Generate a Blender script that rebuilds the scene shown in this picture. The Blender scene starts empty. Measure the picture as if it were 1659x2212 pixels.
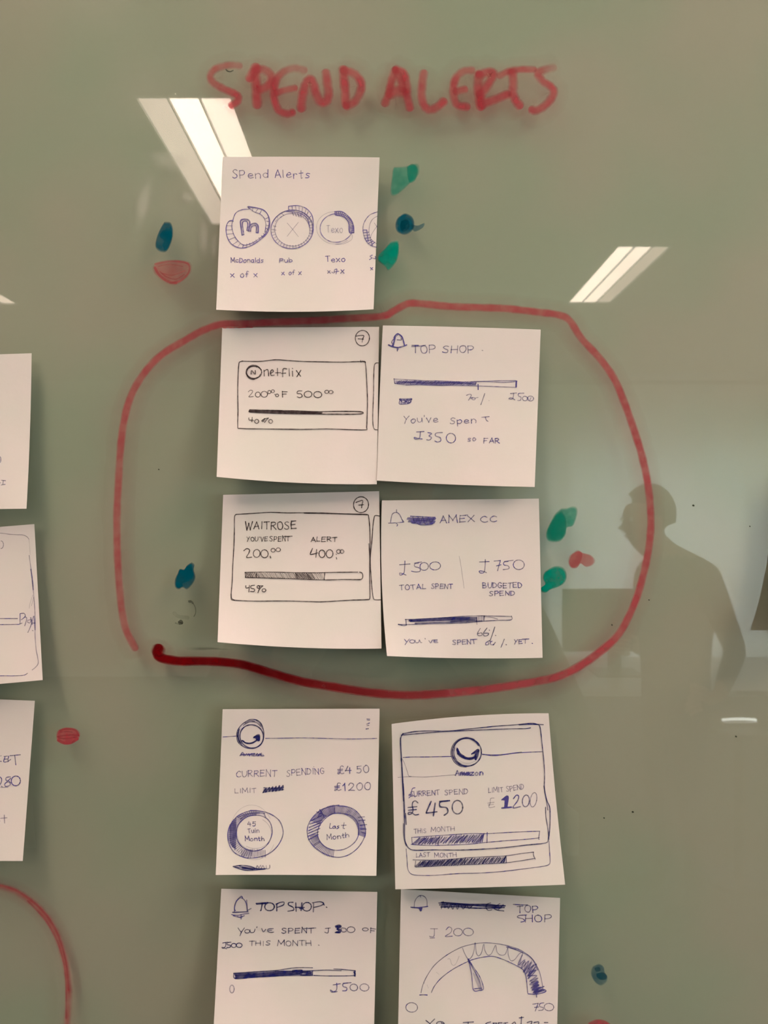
import bpy, bmesh, math, random
from mathutils import Vector, Matrix
random.seed(7)
SC = bpy.context.scene
COL = SC.collection
R = math.radians

# ------------------------------------------------------------------ camera
W, H = 1659, 2212
F = 1600.0                     # focal length in pixels
CX, CY = W / 2, H / 2
D = 0.362                      # lens to glass
CAMZ = 1.5
cam_d = bpy.data.cameras.new('camera')
cam_d.sensor_fit = 'VERTICAL'
cam_d.sensor_height = 24.0
cam_d.lens = F / H * 24.0
cam_d.clip_start = 0.01
cam = bpy.data.objects.new('camera', cam_d)
cam.location = (0, -D, CAMZ)
cam.rotation_euler = (R(90), 0, 0)
COL.objects.link(cam)
SC.camera = cam

# ------------------------------------------------------------------ world, exposure
SC.view_settings.view_transform = 'Standard'
SC.view_settings.look = 'None'
SC.view_settings.gamma = 1.0
SC.view_settings.use_curve_mapping = False
SC.view_settings.exposure = 0.12
SC.cycles.use_denoising = True
SC.cycles.max_bounces = 8
SC.cycles.transparent_max_bounces = 48
SC.cycles.caustics_reflective = False
SC.cycles.caustics_refractive = False
SC.cycles.sample_clamp_indirect = 6.0
world = bpy.data.worlds.new('world')
SC.world = world
world.use_nodes = True
wbg = world.node_tree.nodes['Background']
wbg.inputs[0].default_value = (0.80, 0.93, 1.0, 1)
wbg.inputs[1].default_value = 12.0
LAMP_ON = 62.0                 # bright centre strip of a ceiling luminaire
WING_ON = 11.0                 # its side reflectors, glowing in place of reflected lamp light

# ------------------------------------------------------------------ helpers
def lin(r, g, b):
    def c(v):
        v /= 255.0
        return v / 12.92 if v <= 0.04045 else ((v + 0.055) / 1.055) ** 2.4
    return (c(r), c(g), c(b), 1)

def new_mat(name):
    m = bpy.data.materials.new(name); m.use_nodes = True
    nt = m.node_tree; nt.nodes.clear()
    out = nt.nodes.new('ShaderNodeOutputMaterial')
    return m, nt, out

def N(nt, t, **kw):
    n = nt.nodes.new(t)
    for k, v in kw.items():
        if k.startswith('i_'):
            key = k[2:].replace('_', ' ')
            n.inputs[key].default_value = v
        else:
            setattr(n, k, v)
    return n

def plain(name, col, rough=0.6, noise=0.0, scale=30, metal=0.0, spec=0.5):
    m, nt, out = new_mat(name)
    p = N(nt, 'ShaderNodeBsdfPrincipled')
    p.inputs['Roughness'].default_value = rough
    p.inputs['Metallic'].default_value = metal
    p.inputs['Specular IOR Level'].default_value = spec
    if noise:
        tc = N(nt, 'ShaderNodeTexCoord')
        no = N(nt, 'ShaderNodeTexNoise'); no.inputs['Scale'].default_value = scale
        no.inputs['Detail'].default_value = 4
        mx = N(nt, 'ShaderNodeMix', data_type='RGBA')
        mx.inputs[6].default_value = tuple(c * (1 - noise) for c in col[:3]) + (1,)
        mx.inputs[7].default_value = tuple(min(1, c * (1 + noise)) for c in col[:3]) + (1,)
        nt.links.new(tc.outputs['Object'], no.inputs['Vector'])
        nt.links.new(no.outputs['Fac'], mx.inputs[0])
        nt.links.new(mx.outputs[2], p.inputs['Base Color'])
    else:
        p.inputs['Base Color'].default_value = col
    nt.links.new(p.outputs[0], out.inputs[0])
    return m

def emit(name, col, s):
    m, nt, out = new_mat(name)
    e = N(nt, 'ShaderNodeEmission'); e.inputs[0].default_value = col; e.inputs[1].default_value = s
    nt.links.new(e.outputs[0], out.inputs[0])
    return m

def obj(name, verts, faces, mat, parent=None, smooth=False):
    me = bpy.data.meshes.new(name)
    me.from_pydata([tuple(v) for v in verts], [], faces)
    me.update()
    if smooth:
        for p in me.polygons: p.use_smooth = True
    if mat: me.materials.append(mat)
    o = bpy.data.objects.new(name, me); COL.objects.link(o)
    if parent is not None:
        o.parent = parent
        o.matrix_parent_inverse = Matrix.Translation(parent.location).inverted() if parent.type == 'EMPTY' else Matrix()
    return o

def empty(name, loc=(0, 0, 0)):
    o = bpy.data.objects.new(name, None); o.location = loc
    o.empty_display_size = 0.05
    COL.objects.link(o); return o

def tag(o, label=None, cat=None, group=None, kind=None):
    if label: o['label'] = label
    if cat: o['category'] = cat
    if group: o['group'] = group
    if kind: o['kind'] = kind
    return o

def boxes(lst, bevel=0.0):
    """lst of (x0,x1,y0,y1,z0,z1) -> verts, faces"""
    V, Fc = [], []
    for (x0, x1, y0, y1, z0, z1) in lst:
        b = len(V)
        V += [(x0,y0,z0),(x1,y0,z0),(x1,y1,z0),(x0,y1,z0),(x0,y0,z1),(x1,y0,z1),(x1,y1,z1),(x0,y1,z1)]
        Fc += [tuple(b+i for i in f) for f in ((0,3,2,1),(4,5,6,7),(0,1,5,4),(1,2,6,5),(2,3,7,6),(3,0,4,7))]
    return V, Fc

def box(name, b, mat, parent=None, bevel=0.0):
    V, Fc = boxes([b])
    o = obj(name, V, Fc, mat, parent)
    if bevel:
        md = o.modifiers.new('bevel', 'BEVEL'); md.width = bevel; md.segments = 2
    return o

def at(px, py, d=0.0):
    """point d metres in front of the glass seen at photo pixel px, py"""
    t = D - d
    return Vector(((px - CX) / F * t, -d, CAMZ - (py - CY) / F * t))

def mirror_pt(px, py, t):
    """real point whose mirror image is seen at px,py with path length t"""
    return Vector(((px - CX) / F * t, -(t - D), CAMZ - (py - CY) / F * t))

def smooth(pts, n=6, closed=False):
    """Catmull-Rom through (x,y[,w]) tuples"""
    if len(pts) < 3: return list(pts)
    out = []
    P = list(pts)
    L = len(P)
    for i in range(L - 1):
        p0 = P[max(i-1, 0)]; p1 = P[i]; p2 = P[i+1]; p3 = P[min(i+2, L-1)]
        for k in range(n):
            t = k / n; t2 = t*t; t3 = t2*t
            out.append(tuple(0.5*((2*b) + (-a+c)*t + (2*a-5*b+4*c-d)*t2 + (-a+3*b-3*c+d)*t3)
                             for a, b, c, d in zip(p0, p1, p2, p3)))
    out.append(tuple(P[-1]))
    return out

def parse(s):
    res = []
    for st in s.split(';'):
        st = st.strip()
        if st:
            res.append([tuple(float(v) for v in p.split(',')) for p in st.split()])
    return res

# ------------------------------------------------------------------ materials
def make_paper():
    m, nt, out = new_mat('paper')
    p = N(nt, 'ShaderNodeBsdfPrincipled'); p.inputs['Roughness'].default_value = 0.85
    p.inputs['Specular IOR Level'].default_value = 0.15
    tc = N(nt, 'ShaderNodeTexCoord')
    n1 = N(nt, 'ShaderNodeTexNoise'); n1.inputs['Scale'].default_value = 28; n1.inputs['Detail'].default_value = 3
    cr = N(nt, 'ShaderNodeValToRGB')
    cr.color_ramp.elements[0].position = 0.35; cr.color_ramp.elements[0].color = (0.635, 0.60, 0.555, 1)
    cr.color_ramp.elements[1].position = 0.65; cr.color_ramp.elements[1].color = (0.675, 0.60, 0.575, 1)
    n2 = N(nt, 'ShaderNodeTexNoise'); n2.inputs['Scale'].default_value = 160; n2.inputs['Detail'].default_value = 5
    bp = N(nt, 'ShaderNodeBump'); bp.inputs['Strength'].default_value = 0.25; bp.inputs['Distance'].default_value = 0.0006
    nt.links.new(tc.outputs['Object'], n1.inputs['Vector']); nt.links.new(tc.outputs['Object'], n2.inputs['Vector'])
    nt.links.new(n1.outputs['Fac'], cr.inputs[0]); nt.links.new(cr.outputs[0], p.inputs['Base Color'])
    nt.links.new(n2.outputs['Fac'], bp.inputs['Height']); nt.links.new(bp.outputs[0], p.inputs['Normal'])
    tr = N(nt, 'ShaderNodeBsdfTranslucent'); tr.inputs[0].default_value = (0.8, 0.72, 0.6, 1)
    mx = N(nt, 'ShaderNodeMixShader'); mx.inputs[0].default_value = 0.10
    nt.links.new(p.outputs[0], mx.inputs[1]); nt.links.new(tr.outputs[0], mx.inputs[2])
    nt.links.new(mx.outputs[0], out.inputs[0])
    return m

def make_pen(name, col):
    m, nt, out = new_mat(name)
    d = N(nt, 'ShaderNodeBsdfDiffuse'); d.inputs[0].default_value = col
    t = N(nt, 'ShaderNodeBsdfTransparent')
    at_ = N(nt, 'ShaderNodeAttribute'); at_.attribute_name = 'ink_amount'
    tc = N(nt, 'ShaderNodeTexCoord')
    n1 = N(nt, 'ShaderNodeTexNoise'); n1.inputs['Scale'].default_value = 420; n1.inputs['Detail'].default_value = 3
    mr = N(nt, 'ShaderNodeMapRange'); mr.inputs[1].default_value = 0.3; mr.inputs[2].default_value = 0.7
    mr.inputs[3].default_value = 0.70; mr.inputs[4].default_value = 1.08
    mu = N(nt, 'ShaderNodeMath', operation='MULTIPLY'); mu.use_clamp = True
    mx = N(nt, 'ShaderNodeMixShader')
    nt.links.new(tc.outputs['Object'], n1.inputs['Vector']); nt.links.new(n1.outputs['Fac'], mr.inputs[0])
    nt.links.new(mr.outputs[0], mu.inputs[0]); nt.links.new(at_.outputs['Fac'], mu.inputs[1])
    nt.links.new(mu.outputs[0], mx.inputs[0]); nt.links.new(t.outputs[0], mx.inputs[1]); nt.links.new(d.outputs[0], mx.inputs[2])
    nt.links.new(mx.outputs[0], out.inputs[0])
    return m

GLASS_IOR = 1.62
def make_marker(name, dye, body, opac):
    """dry-wipe ink: a dye layer that tints what lies behind, some opaque pigment, and the gloss of its film"""
    m, nt, out = new_mat(name)
    tc = N(nt, 'ShaderNodeTexCoord')
    n1 = N(nt, 'ShaderNodeTexNoise'); n1.inputs['Scale'].default_value = 160; n1.inputs['Detail'].default_value = 3
    mr = N(nt, 'ShaderNodeMapRange'); mr.inputs[1].default_value = 0.35; mr.inputs[2].default_value = 0.65
    mr.inputs[3].default_value = 0.72; mr.inputs[4].default_value = 1.12
    at_ = N(nt, 'ShaderNodeAttribute'); at_.attribute_name = 'ink_amount'
    mu = N(nt, 'ShaderNodeMath', operation='MULTIPLY'); mu.use_clamp = True
    nt.links.new(tc.outputs['Object'], n1.inputs['Vector']); nt.links.new(n1.outputs['Fac'], mr.inputs[0])
    nt.links.new(mr.outputs[0], mu.inputs[0]); nt.links.new(at_.outputs['Fac'], mu.inputs[1])
    cm = N(nt, 'ShaderNodeMix', data_type='RGBA')
    cm.inputs[6].default_value = (1, 1, 1, 1); cm.inputs[7].default_value = dye
    nt.links.new(mu.outputs[0], cm.inputs[0])
    t = N(nt, 'ShaderNodeBsdfTransparent'); nt.links.new(cm.outputs[2], t.inputs[0])
    d = N(nt, 'ShaderNodeBsdfDiffuse'); d.inputs[0].default_value = body
    m2 = N(nt, 'ShaderNodeMath', operation='MULTIPLY'); m2.inputs[1].default_value = opac
    nt.links.new(mu.outputs[0], m2.inputs[0])
    mx = N(nt, 'ShaderNodeMixShader')
    nt.links.new(m2.outputs[0], mx.inputs[0]); nt.links.new(t.outputs[0], mx.inputs[1]); nt.links.new(d.outputs[0], mx.inputs[2])
    nt.links.new(mx.outputs[0], out.inputs[0])
    return m

def make_glass():
    m, nt, out = new_mat('clear_green_glass')
    # the same reflectance from either side of the thin pane
    fr = N(nt, 'ShaderNodeFresnel')
    ge = N(nt, 'ShaderNodeNewGeometry')
    io = N(nt, 'ShaderNodeMix', data_type='FLOAT'); io.inputs[2].default_value = GLASS_IOR; io.inputs[3].default_value = 1/GLASS_IOR
    nt.links.new(ge.outputs['Backfacing'], io.inputs[0]); nt.links.new(io.outputs[0], fr.inputs[0])
    tc = N(nt, 'ShaderNodeTexCoord')
    # wiped-off marker haze: where it lies, part of the mirror image turns soft
    n1 = N(nt, 'ShaderNodeTexNoise'); n1.inputs['Scale'].default_value = 16; n1.inputs['Detail'].default_value = 5
    mr = N(nt, 'ShaderNodeMapRange'); mr.inputs[1].default_value = 0.42; mr.inputs[2].default_value = 0.75
    mr.inputs[3].default_value = 0.06; mr.inputs[4].default_value = 0.36
    g1 = N(nt, 'ShaderNodeBsdfGlossy'); g1.inputs['Roughness'].default_value = 0.018
    g2 = N(nt, 'ShaderNodeBsdfGlossy'); g2.inputs['Roughness'].default_value = 0.22
    mg = N(nt, 'ShaderNodeMixShader')
    nt.links.new(tc.outputs['Object'], n1.inputs['Vector']); nt.links.new(n1.outputs['Fac'], mr.inputs[0])
    nt.links.new(mr.outputs[0], mg.inputs[0]); nt.links.new(g1.outputs[0], mg.inputs[1]); nt.links.new(g2.outputs[0], mg.inputs[2])
    t = N(nt, 'ShaderNodeBsdfTransparent'); t.inputs[0].default_value = (0.90, 0.96, 0.91, 1)
    mx = N(nt, 'ShaderNodeMixShader')
    nt.links.new(fr.outputs[0], mx.inputs[0]); nt.links.new(t.outputs[0], mx.inputs[1]); nt.links.new(mg.outputs[0], mx.inputs[2])
    nt.links.new(mx.outputs[0], out.inputs[0])
    return m

def make_backing():
    m, nt, out = new_mat('pale_green_back_paint')
    tc = N(nt, 'ShaderNodeTexCoord')
    n1 = N(nt, 'ShaderNodeTexNoise'); n1.inputs['Scale'].default_value = 9; n1.inputs['Detail'].default_value = 2
    cr = N(nt, 'ShaderNodeValToRGB')
    cr.color_ramp.elements[0].position = 0.40; cr.color_ramp.elements[0].color = BACK_A
    cr.color_ramp.elements[1].position = 0.62; cr.color_ramp.elements[1].color = BACK_B
    d = N(nt, 'ShaderNodeBsdfDiffuse')
    nt.links.new(tc.outputs['Object'], n1.inputs['Vector']); nt.links.new(n1.outputs['Fac'], cr.inputs[0])
    nt.links.new(cr.outputs[0], d.inputs[0]); nt.links.new(d.outputs[0], out.inputs[0])
    return m
BACK_A = (0.305, 0.308, 0.242, 1)
BACK_B = (0.352, 0.308, 0.255, 1)

PAPER = make_paper()
PEN = {'blue': make_pen('blue_ballpoint_ink', lin(70, 64, 130)),
       'navy': make_pen('dark_blue_ballpoint_ink', lin(32, 34, 92)),
       'violet': make_pen('violet_ballpoint_ink', lin(98, 88, 144)),
       'black': make_pen('black_fineliner_ink', lin(60, 48, 50)),
       'redink': make_pen('red_marker_on_paper', lin(165, 30, 40))}
MARK = {'red': make_marker('red_marker_ink', (0.78, 0.25, 0.28, 1), (0.48, 0.075, 0.095, 1), 0.42),
        'green': make_marker('green_marker_ink', (0.01, 0.55, 0.44, 1), (0.0, 0.22, 0.155, 1), 0.75),
        'blue': make_marker('blue_marker_ink', (0.01, 0.22, 0.32, 1), (0.0, 0.065, 0.105, 1), 0.8),
        'deep_red': make_marker('fresh_red_marker_ink', (0.50, 0.015, 0.02, 1), (0.16, 0.003, 0.005, 1), 0.72),
        'black': make_marker('black_marker_ink', (0.16, 0.17, 0.13, 1), (0.05, 0.05, 0.04, 1), 0.4),
        'haze': make_marker('pale_wiped_haze', (0.97, 0.97, 0.97, 1), (0.75, 0.70, 0.62, 1), 0.30),
        'smear': make_marker('wiped_marker_smear', (0.62, 0.50, 0.46, 1), (0.1, 0.06, 0.05, 1), 0.15)}
WALL = plain('white_wall_paint', (0.74, 0.72, 0.68, 1), 0.8, 0.03, 6)
CEIL = plain('ceiling_tile', (0.52, 0.49, 0.46, 1), 0.9, 0.05, 60)
CARPET = plain('grey_carpet', (0.10, 0.10, 0.10, 1), 0.95, 0.25, 90)
WHITE = plain('white_lacquer', (0.75, 0.74, 0.72, 1), 0.35)
ALU = plain('brushed_aluminium', (0.55, 0.55, 0.56, 1), 0.35, 0.05, 80, metal=0.9)
BLACKP = plain('black_plastic', (0.02, 0.02, 0.022, 1), 0.4)
SKIN = plain('skin', (0.50, 0.30, 0.22, 1), 0.5, 0.06, 40)
HAIR = plain('dark_brown_hair', (0.03, 0.02, 0.015, 1), 0.6, 0.3, 120)

# ------------------------------------------------------------------ room shell
X0, X1, YB, ZC = -4.2, 3.7, -6.4, CAMZ + 1.2
GAP = 0.0065
YW = GAP + 0.012
def struct(o): o['kind'] = 'structure'; return o
struct(box('floor', (X0-.1, X1+.1, YB-.1, YW+.1, -0.1, 0), CARPET))
struct(box('wall_front', (X0-.1, X1+.1, YW, YW+.1, 0, ZC+.2), WALL))
struct(box('wall_left', (X0-.1, X0, YB, YW, 0, ZC+.2), WALL))
# rear wall with one tall window at the right, right wall with two
def wall_with_holes(name, a0, a1, z0, z1, holes, fixed, axis, th):
    """solid strips around the holes; holes (a0,a1,z0,z1) sorted along a"""
    bl = []
    cur = a0
    for (h0, h1, hz0, hz1) in holes:
        bl.append((cur, h0, z0, z1)); bl.append((h0, h1, z0, hz0)); bl.append((h0, h1, hz1, z1)); cur = h1
    bl.append((cur, a1, z0, z1))
    L = []
    for (p, q, r, s) in bl:
        if axis == 'x': L.append((p, q, min(fixed, fixed+th), max(fixed, fixed+th), r, s))
        else: L.append((min(fixed, fixed+th), max(fixed, fixed+th), p, q, r, s))
    V, Fc = boxes(L)
    return struct(obj(name, V, Fc, WALL))
HB = [(1.45, 3.6, 0.15, 2.05)]
HR = [(-3.3, -2.1, 0.8, 2.1), (-1.4, -0.3, 0.6, 2.1)]
wall_with_holes('wall_rear', X0, X1, 0, ZC+.2, HB, YB, 'x', -0.12)
wall_with_holes('wall_right', YB, YW, 0, ZC+.2, HR, X1, 'y', 0.12)
for nm, b in (('baseboard_front', (X0, X1, YW-0.015, YW, 0, 0.1)), ('baseboard_rear', (X0, X1, YB, YB+0.015, 0, 0.1)),
              ('baseboard_left', (X0, X0+0.015, YB+.015, YW-.015, 0, 0.1)), ('baseboard_right', (X1-0.015, X1, YB+.015, YW-.015, 0, 0.1))):
    struct(box(nm, b, WHITE, None, 0.003))

def make_pane_mat():
    m, nt, out = new_mat('window_glass')
    g = N(nt, 'ShaderNodeBsdfGlossy'); g.inputs['Roughness'].default_value = 0.0
    t = N(nt, 'ShaderNodeBsdfTransparent'); t.inputs[0].default_value = (0.95, 0.97, 0.96, 1)
    mx = N(nt, 'ShaderNodeMixShader'); mx.inputs[0].default_value = 0.06
    nt.links.new(t.outputs[0], mx.inputs[1]); nt.links.new(g.outputs[0], mx.inputs[2]); nt.links.new(mx.outputs[0], out.inputs[0])
    return m
PANE = make_pane_mat()
def window(i, a0, a1, z0, z1, fixed, axis):
    mid = (a0 + a1) / 2
    def bb(p, q, r, s, d0, d1):
        return (p, q, fixed+d0, fixed+d1, r, s) if axis == 'x' else (fixed+d0, fixed+d1, p, q, r, s)
    s = 1 if axis == 'y' else -1
    d0, d1 = sorted((0.04*s, 0.09*s))
    V, Fc = boxes([bb(a0, a0+.05, z0, z1, d0, d1), bb(a1-.05, a1, z0, z1, d0, d1), bb(a0+.05, a1-.05, z0, z0+.05, d0, d1),
                   bb(a0+.05, a1-.05, z1-.05, z1, d0, d1), bb(mid-.025, mid+.025, z0+.05, z1-.05, d0, d1)])
    w = struct(obj('window_%d' % i, V, Fc, WHITE))
    e0, e1 = sorted((0.06*s, 0.068*s))
    for (p, q) in ((a0+.05, mid-.025), (mid+.025, a1-.05)):
        box('pane', bb(p, q, z0+.05, z1-.05, e0, e1), PANE, w)
    g0, g1 = sorted((-0.05*s, 0.04*s))
    box('window_sill', bb(a0-.03, a1+.03, z0-.03, z0, g0, g1), WHITE, w)
    la = bpy.data.lights.new('sky_portal', 'AREA'); la.shape = 'RECTANGLE'
    la.size = (a1-a0); la.size_y = (z1-z0); la.cycles.is_portal = True
    lo = bpy.data.objects.new('sky_portal', la); COL.objects.link(lo)
    if axis == 'x': lo.location = (mid, fixed-0.115, (z0+z1)/2); lo.rotation_euler = (R(90), 0, 0)
    else: lo.location = (fixed+0.115, mid, (z0+z1)/2); lo.rotation_euler = (R(90), 0, R(90))
window(1, *HB[0], YB, 'x')
def make_blind():
    m, nt, out = new_mat('white_sheer_fabric')
    t = N(nt, 'ShaderNodeBsdfTranslucent'); t.inputs[0].default_value = (0.86, 0.82, 0.76, 1)
    d = N(nt, 'ShaderNodeBsdfDiffuse'); d.inputs[0].default_value = (0.75, 0.75, 0.73, 1)
    mx = N(nt, 'ShaderNodeMixShader'); mx.inputs[0].default_value = 0.42
    nt.links.new(t.outputs[0], mx.inputs[1]); nt.links.new(d.outputs[0], mx.inputs[2]); nt.links.new(mx.outputs[0], out.inputs[0])
    return m
bl = empty('sheer_curtain', (2.3, YB+.36, 2.62))  # added so the window's mirrored brightness fades softly
tag(bl, 'white sheer curtain added to soften the rear window, mirrored as a pale area at right', 'curtain')
def curtain():
    V, Fc = [], []
    n, m = 260, 6
    for j in range(m+1):
        for i in range(n+1):
            x = 0.75+(X1-0.03-0.75)*i/n
            y = YB+.36+(.006+.003*j/m)*math.sin(x*30)+.008*math.sin(x*9+1)
            V.append((x, y, 0.06+2.54*j/m))
    for j in range(m):
        for i in range(n):
            a_ = j*(n+1)+i; Fc.append((a_, a_+1, a_+n+2, a_+n+1))
    return V, Fc
V, Fc = curtain()
obj('fabric', V, Fc, make_blind(), bl, True)
box('curtain_rail', (0.72, X1-.02, YB+.34, YB+.38, 2.60, 2.63), ALU, bl, .004)
for i, h in enumerate(HR): window(i+2, *h, X1, 'y')

# luminaires: (x0, x1, t_near, t_far, (left, centre, right) strengths)
FIX = [(-0.719, -0.443, 2.14, 3.09, (0.8, 0.42, 1.75), 'recessed ceiling light mirrored at the upper left behind the top note'),
       (1.055, 1.295, 3.34, 4.245, (1.9, 0.30, 0.55), 'recessed ceiling light mirrored at the right above the red loop'),
       (-2.37, -2.11, 3.35, 4.27, (0.9, 0.6, 1.0), 'recessed ceiling light cut off at the left edge of the picture'),
       (-0.70, -0.44, 4.98, 5.88, (0.9, 2.0, 1.0), 'recessed ceiling light far back, hidden in the mirror image by the top note'),
       (1.05, 1.31, 0.50, 1.42, (2.3, 2.3, 2.3), 'added unseen fill light in the ceiling close to the glass board, right of the camera'),  # added out of view to brighten the right side of the board
       (-0.72, -0.46, 0.56, 1.48, (1.0, 1.0, 1.0), 'added unseen fill light in the ceiling close to the glass board, left of the camera')]  # weaker added fill for the left side, also out of view
# suspended ceiling: tiles laid around the luminaires, as a grid of lay-in tiles on T bars
TS = 0.6
ceil_e = struct(box('ceiling', (X0-.1, X1+.1, YB-.1, YW+.1, ZC+0.10, ZC+0.2), CEIL))
def cut_rects(rect, holes):
    rs = [rect]
    for h in holes:
        nx = []
        for (a, b, c, d) in rs:
            ha, hb, hc, hd = max(a, h[0]), min(b, h[1]), max(c, h[2]), min(d, h[3])
            if ha >= hb or hc >= hd: nx.append((a, b, c, d)); continue
            if a < ha: nx.append((a, ha, c, d))
            if hb < b: nx.append((hb, b, c, d))
            if c < hc: nx.append((ha, hb, c, hc))
            if hd < d: nx.append((ha, hb, hd, d))
        rs = nx
    return rs
holes = [(f[0]-.006, f[1]+.006, -(f[3]-D)-.006, -(f[2]-D)+.006) for f in FIX]
nx_, ny_ = int(math.ceil((X1-X0)/TS)), int(math.ceil((YW-YB)/TS))
for i in range(nx_):
    for j in range(ny_):
        a, b = X0+i*TS, min(X0+(i+1)*TS, X1)
        c, d = YB+j*TS, min(YB+(j+1)*TS, YW)
        rs = cut_rects((a+.002, b-.002, c+.002, d-.002), holes)
        if rs:
            V, Fc = boxes([(p, q, r, s, ZC, ZC+.012) for p, q, r, s in rs if q-p > .004 and s-r > .004])
            if V: obj('ceiling_tile', V, Fc, CEIL, ceil_e)

WARM = (1.0, 0.79, 0.645, 1)
def luminaire(x0, x1, t0, t1, k, label):
    y0, y1 = -(t1-D), -(t0-D)
    e = empty('ceiling_light', ((x0+x1)/2, (y0+y1)/2, ZC))
    tag(e, label, 'ceiling light', 'recessed ceiling lights')
    w = (x1-x0)/3
    z0, z1 = ZC-.004, ZC+.004
    V, Fc = boxes([(x0-.005, x0+.002, y0-.005, y1+.005, z0, z1), (x1-.002, x1+.005, y0-.005, y1+.005, z0, z1),
                   (x0+.002, x1-.002, y0-.005, y0+.002, z0, z1), (x0+.002, x1-.002, y1-.002, y1+.005, z0, z1)])
    obj('frame', V, Fc, WHITE, e)
    V, Fc = boxes([(x0+w-.002, x0+w+.002, y0+.002, y1-.002, z0, z1+.004), (x0+2*w-.002, x0+2*w+.002, y0+.002, y1-.002, z0, z1+.004)])
    obj('divider', V, Fc, ALU, e)
    box('housing', (x0, x1, y0, y1, ZC+.02, ZC+.09), WHITE, e)
    for i in range(3):
        s = (WING_ON, LAMP_ON, WING_ON)[i]*k[i]
        a, b = x0+i*w+.003, x0+(i+1)*w-.003
        # even glow; the side strips emit in place of reflectors lit by the tube
        m = emit('lamp_glow', WARM, s)
        if i == 1:
            nt = m.node_tree
            em = [n for n in nt.nodes if n.type == 'EMISSION'][0]
        box('glow_strip', (a, b, y0+.002, y1-.002, ZC+.004, ZC+.012), m, e)
for f in FIX: luminaire(*f)

# ------------------------------------------------------------------ the glass board
board = empty('glass_writing_board', (0, 0, CAMZ))
tag(board, 'large pale green glass writing board with red loop and lettering, behind all the notes', 'writing board')
BX0, BX1, BZ0, BZ1 = -1.25, 0.95, 0.80, 2.15
box('back_panel', (BX0, BX1, GAP, GAP+.004, BZ0, BZ1), make_backing(), board)
gm = make_glass()
g = obj('glass_pane', [(BX0, 0, BZ0), (BX1, 0, BZ0), (BX1, 0, BZ1), (BX0, 0, BZ1)], [(0, 1, 2, 3)], gm, board)
V, Fc = boxes([(BX0-.006, BX0, 0, GAP+.004, BZ0-.006, BZ1+.006), (BX1, BX1+.006, 0, GAP+.004, BZ0-.006, BZ1+.006),
               (BX0, BX1, 0, GAP+.004, BZ0-.006, BZ0), (BX0, BX1, 0, GAP+.004, BZ1, BZ1+.006)])
tag(obj('edge_trim', V, Fc, ALU, board), 'thin aluminium edge trim')
for sx in (BX0+.05, BX1-.05):
    for sz in (BZ0+.05, BZ1-.05):
        vs, fs = [], []
        n = 20
        for r_, y_ in ((.012, 0), (.012, -.006), (.009, -.008)):
            for k in range(n):
                a = 2*math.pi*k/n; vs.append((sx+r_*math.cos(a), y_, sz+r_*math.sin(a)))
        for q in range(2):
            for k in range(n): fs.append((q*n+k, q*n+(k+1) % n, (q+1)*n+(k+1) % n, (q+1)*n+k))
        fs.append(tuple(2*n+k for k in range(n)))
        obj('standoff_cap', vs, fs, ALU, board)

# ------------------------------------------------------------------ stroke ribbons
def ribbon(V, Fc, Dn, pts, dens, place, eps, cap=True, soft=0.0):
    """pts: [(x,y,w)] in photo pixels; adds a flat ribbon with round ends"""
    P = [p for i, p in enumerate(pts) if i == 0 or (abs(p[0]-pts[i-1][0]) + abs(p[1]-pts[i-1][1])) > 0.05]
    if len(P) == 1: P.append((P[0][0]+0.3, P[0][1]+0.1, P[0][2]))
    L = len(P); rows = []
    def nrm(i):
        a = P[max(i-1, 0)]; b = P[min(i+1, L-1)]
        dx, dy = b[0]-a[0], b[1]-a[1]; l = math.hypot(dx, dy) or 1
        return dx/l, dy/l
    if cap:
        dx, dy = nrm(0); x, y, w = P[0]
        for ang in (80, 50, 20):
            c, s = math.cos(R(ang)), math.sin(R(ang))
            rows.append((x-dx*s*w/2, y-dy*s*w/2, dx, dy, w*c))
    for i in range(L):
        dx, dy = nrm(i); rows.append((P[i][0], P[i][1], dx, dy, P[i][2]))
    if cap:
        dx, dy = nrm(L-1); x, y, w = P[-1]
        for ang in (20, 50, 80):
            c, s = math.cos(R(ang)), math.sin(R(ang))
            rows.append((x+dx*s*w/2, y+dy*s*w/2, dx, dy, w*c))
    b = len(V)
    dl = dens if isinstance(dens, (list, tuple)) else [dens]
    for k, (x, y, dx, dy, w) in enumerate(rows):
        offs = (-.5, .5) if not soft else (-.5-soft/2, -.5+soft/2, .5-soft/2, .5+soft/2)
        for q in offs: V.append(place(x+dy*w*q, y-dx*w*q, eps))
        f = k/(len(rows)-1)*(len(dl)-1); i0 = int(f); i1 = min(i0+1, len(dl)-1)
        dv = dl[i0]+(dl[i1]-dl[i0])*(f-i0)
        if soft and cap: dv *= min(1, .3+(k/2.2), .3+(len(rows)-1-k)/2.2)
        Dn += [dv, dv] if not soft else [0, dv, dv, 0]
    m = 4 if soft else 2
    for k in range(len(rows)-1):
        for q in range(m-1):
            Fc.append((b+m*k+q, b+m*k+q+1, b+m*(k+1)+q+1, b+m*(k+1)+q))

def ink_obj(name, V, Fc, Dn, mat, parent, label=None):
    o = obj(name, V, Fc, mat, parent)
    a = o.data.attributes.new('ink_amount', 'FLOAT', 'POINT')
    a.data.foreach_set('value', Dn)
    if label: o['label'] = label
    return o

_k = [0]
def eps_next():
    _k[0] += 1
    return 0.00006 + (_k[0] % 36)*0.000004

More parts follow.
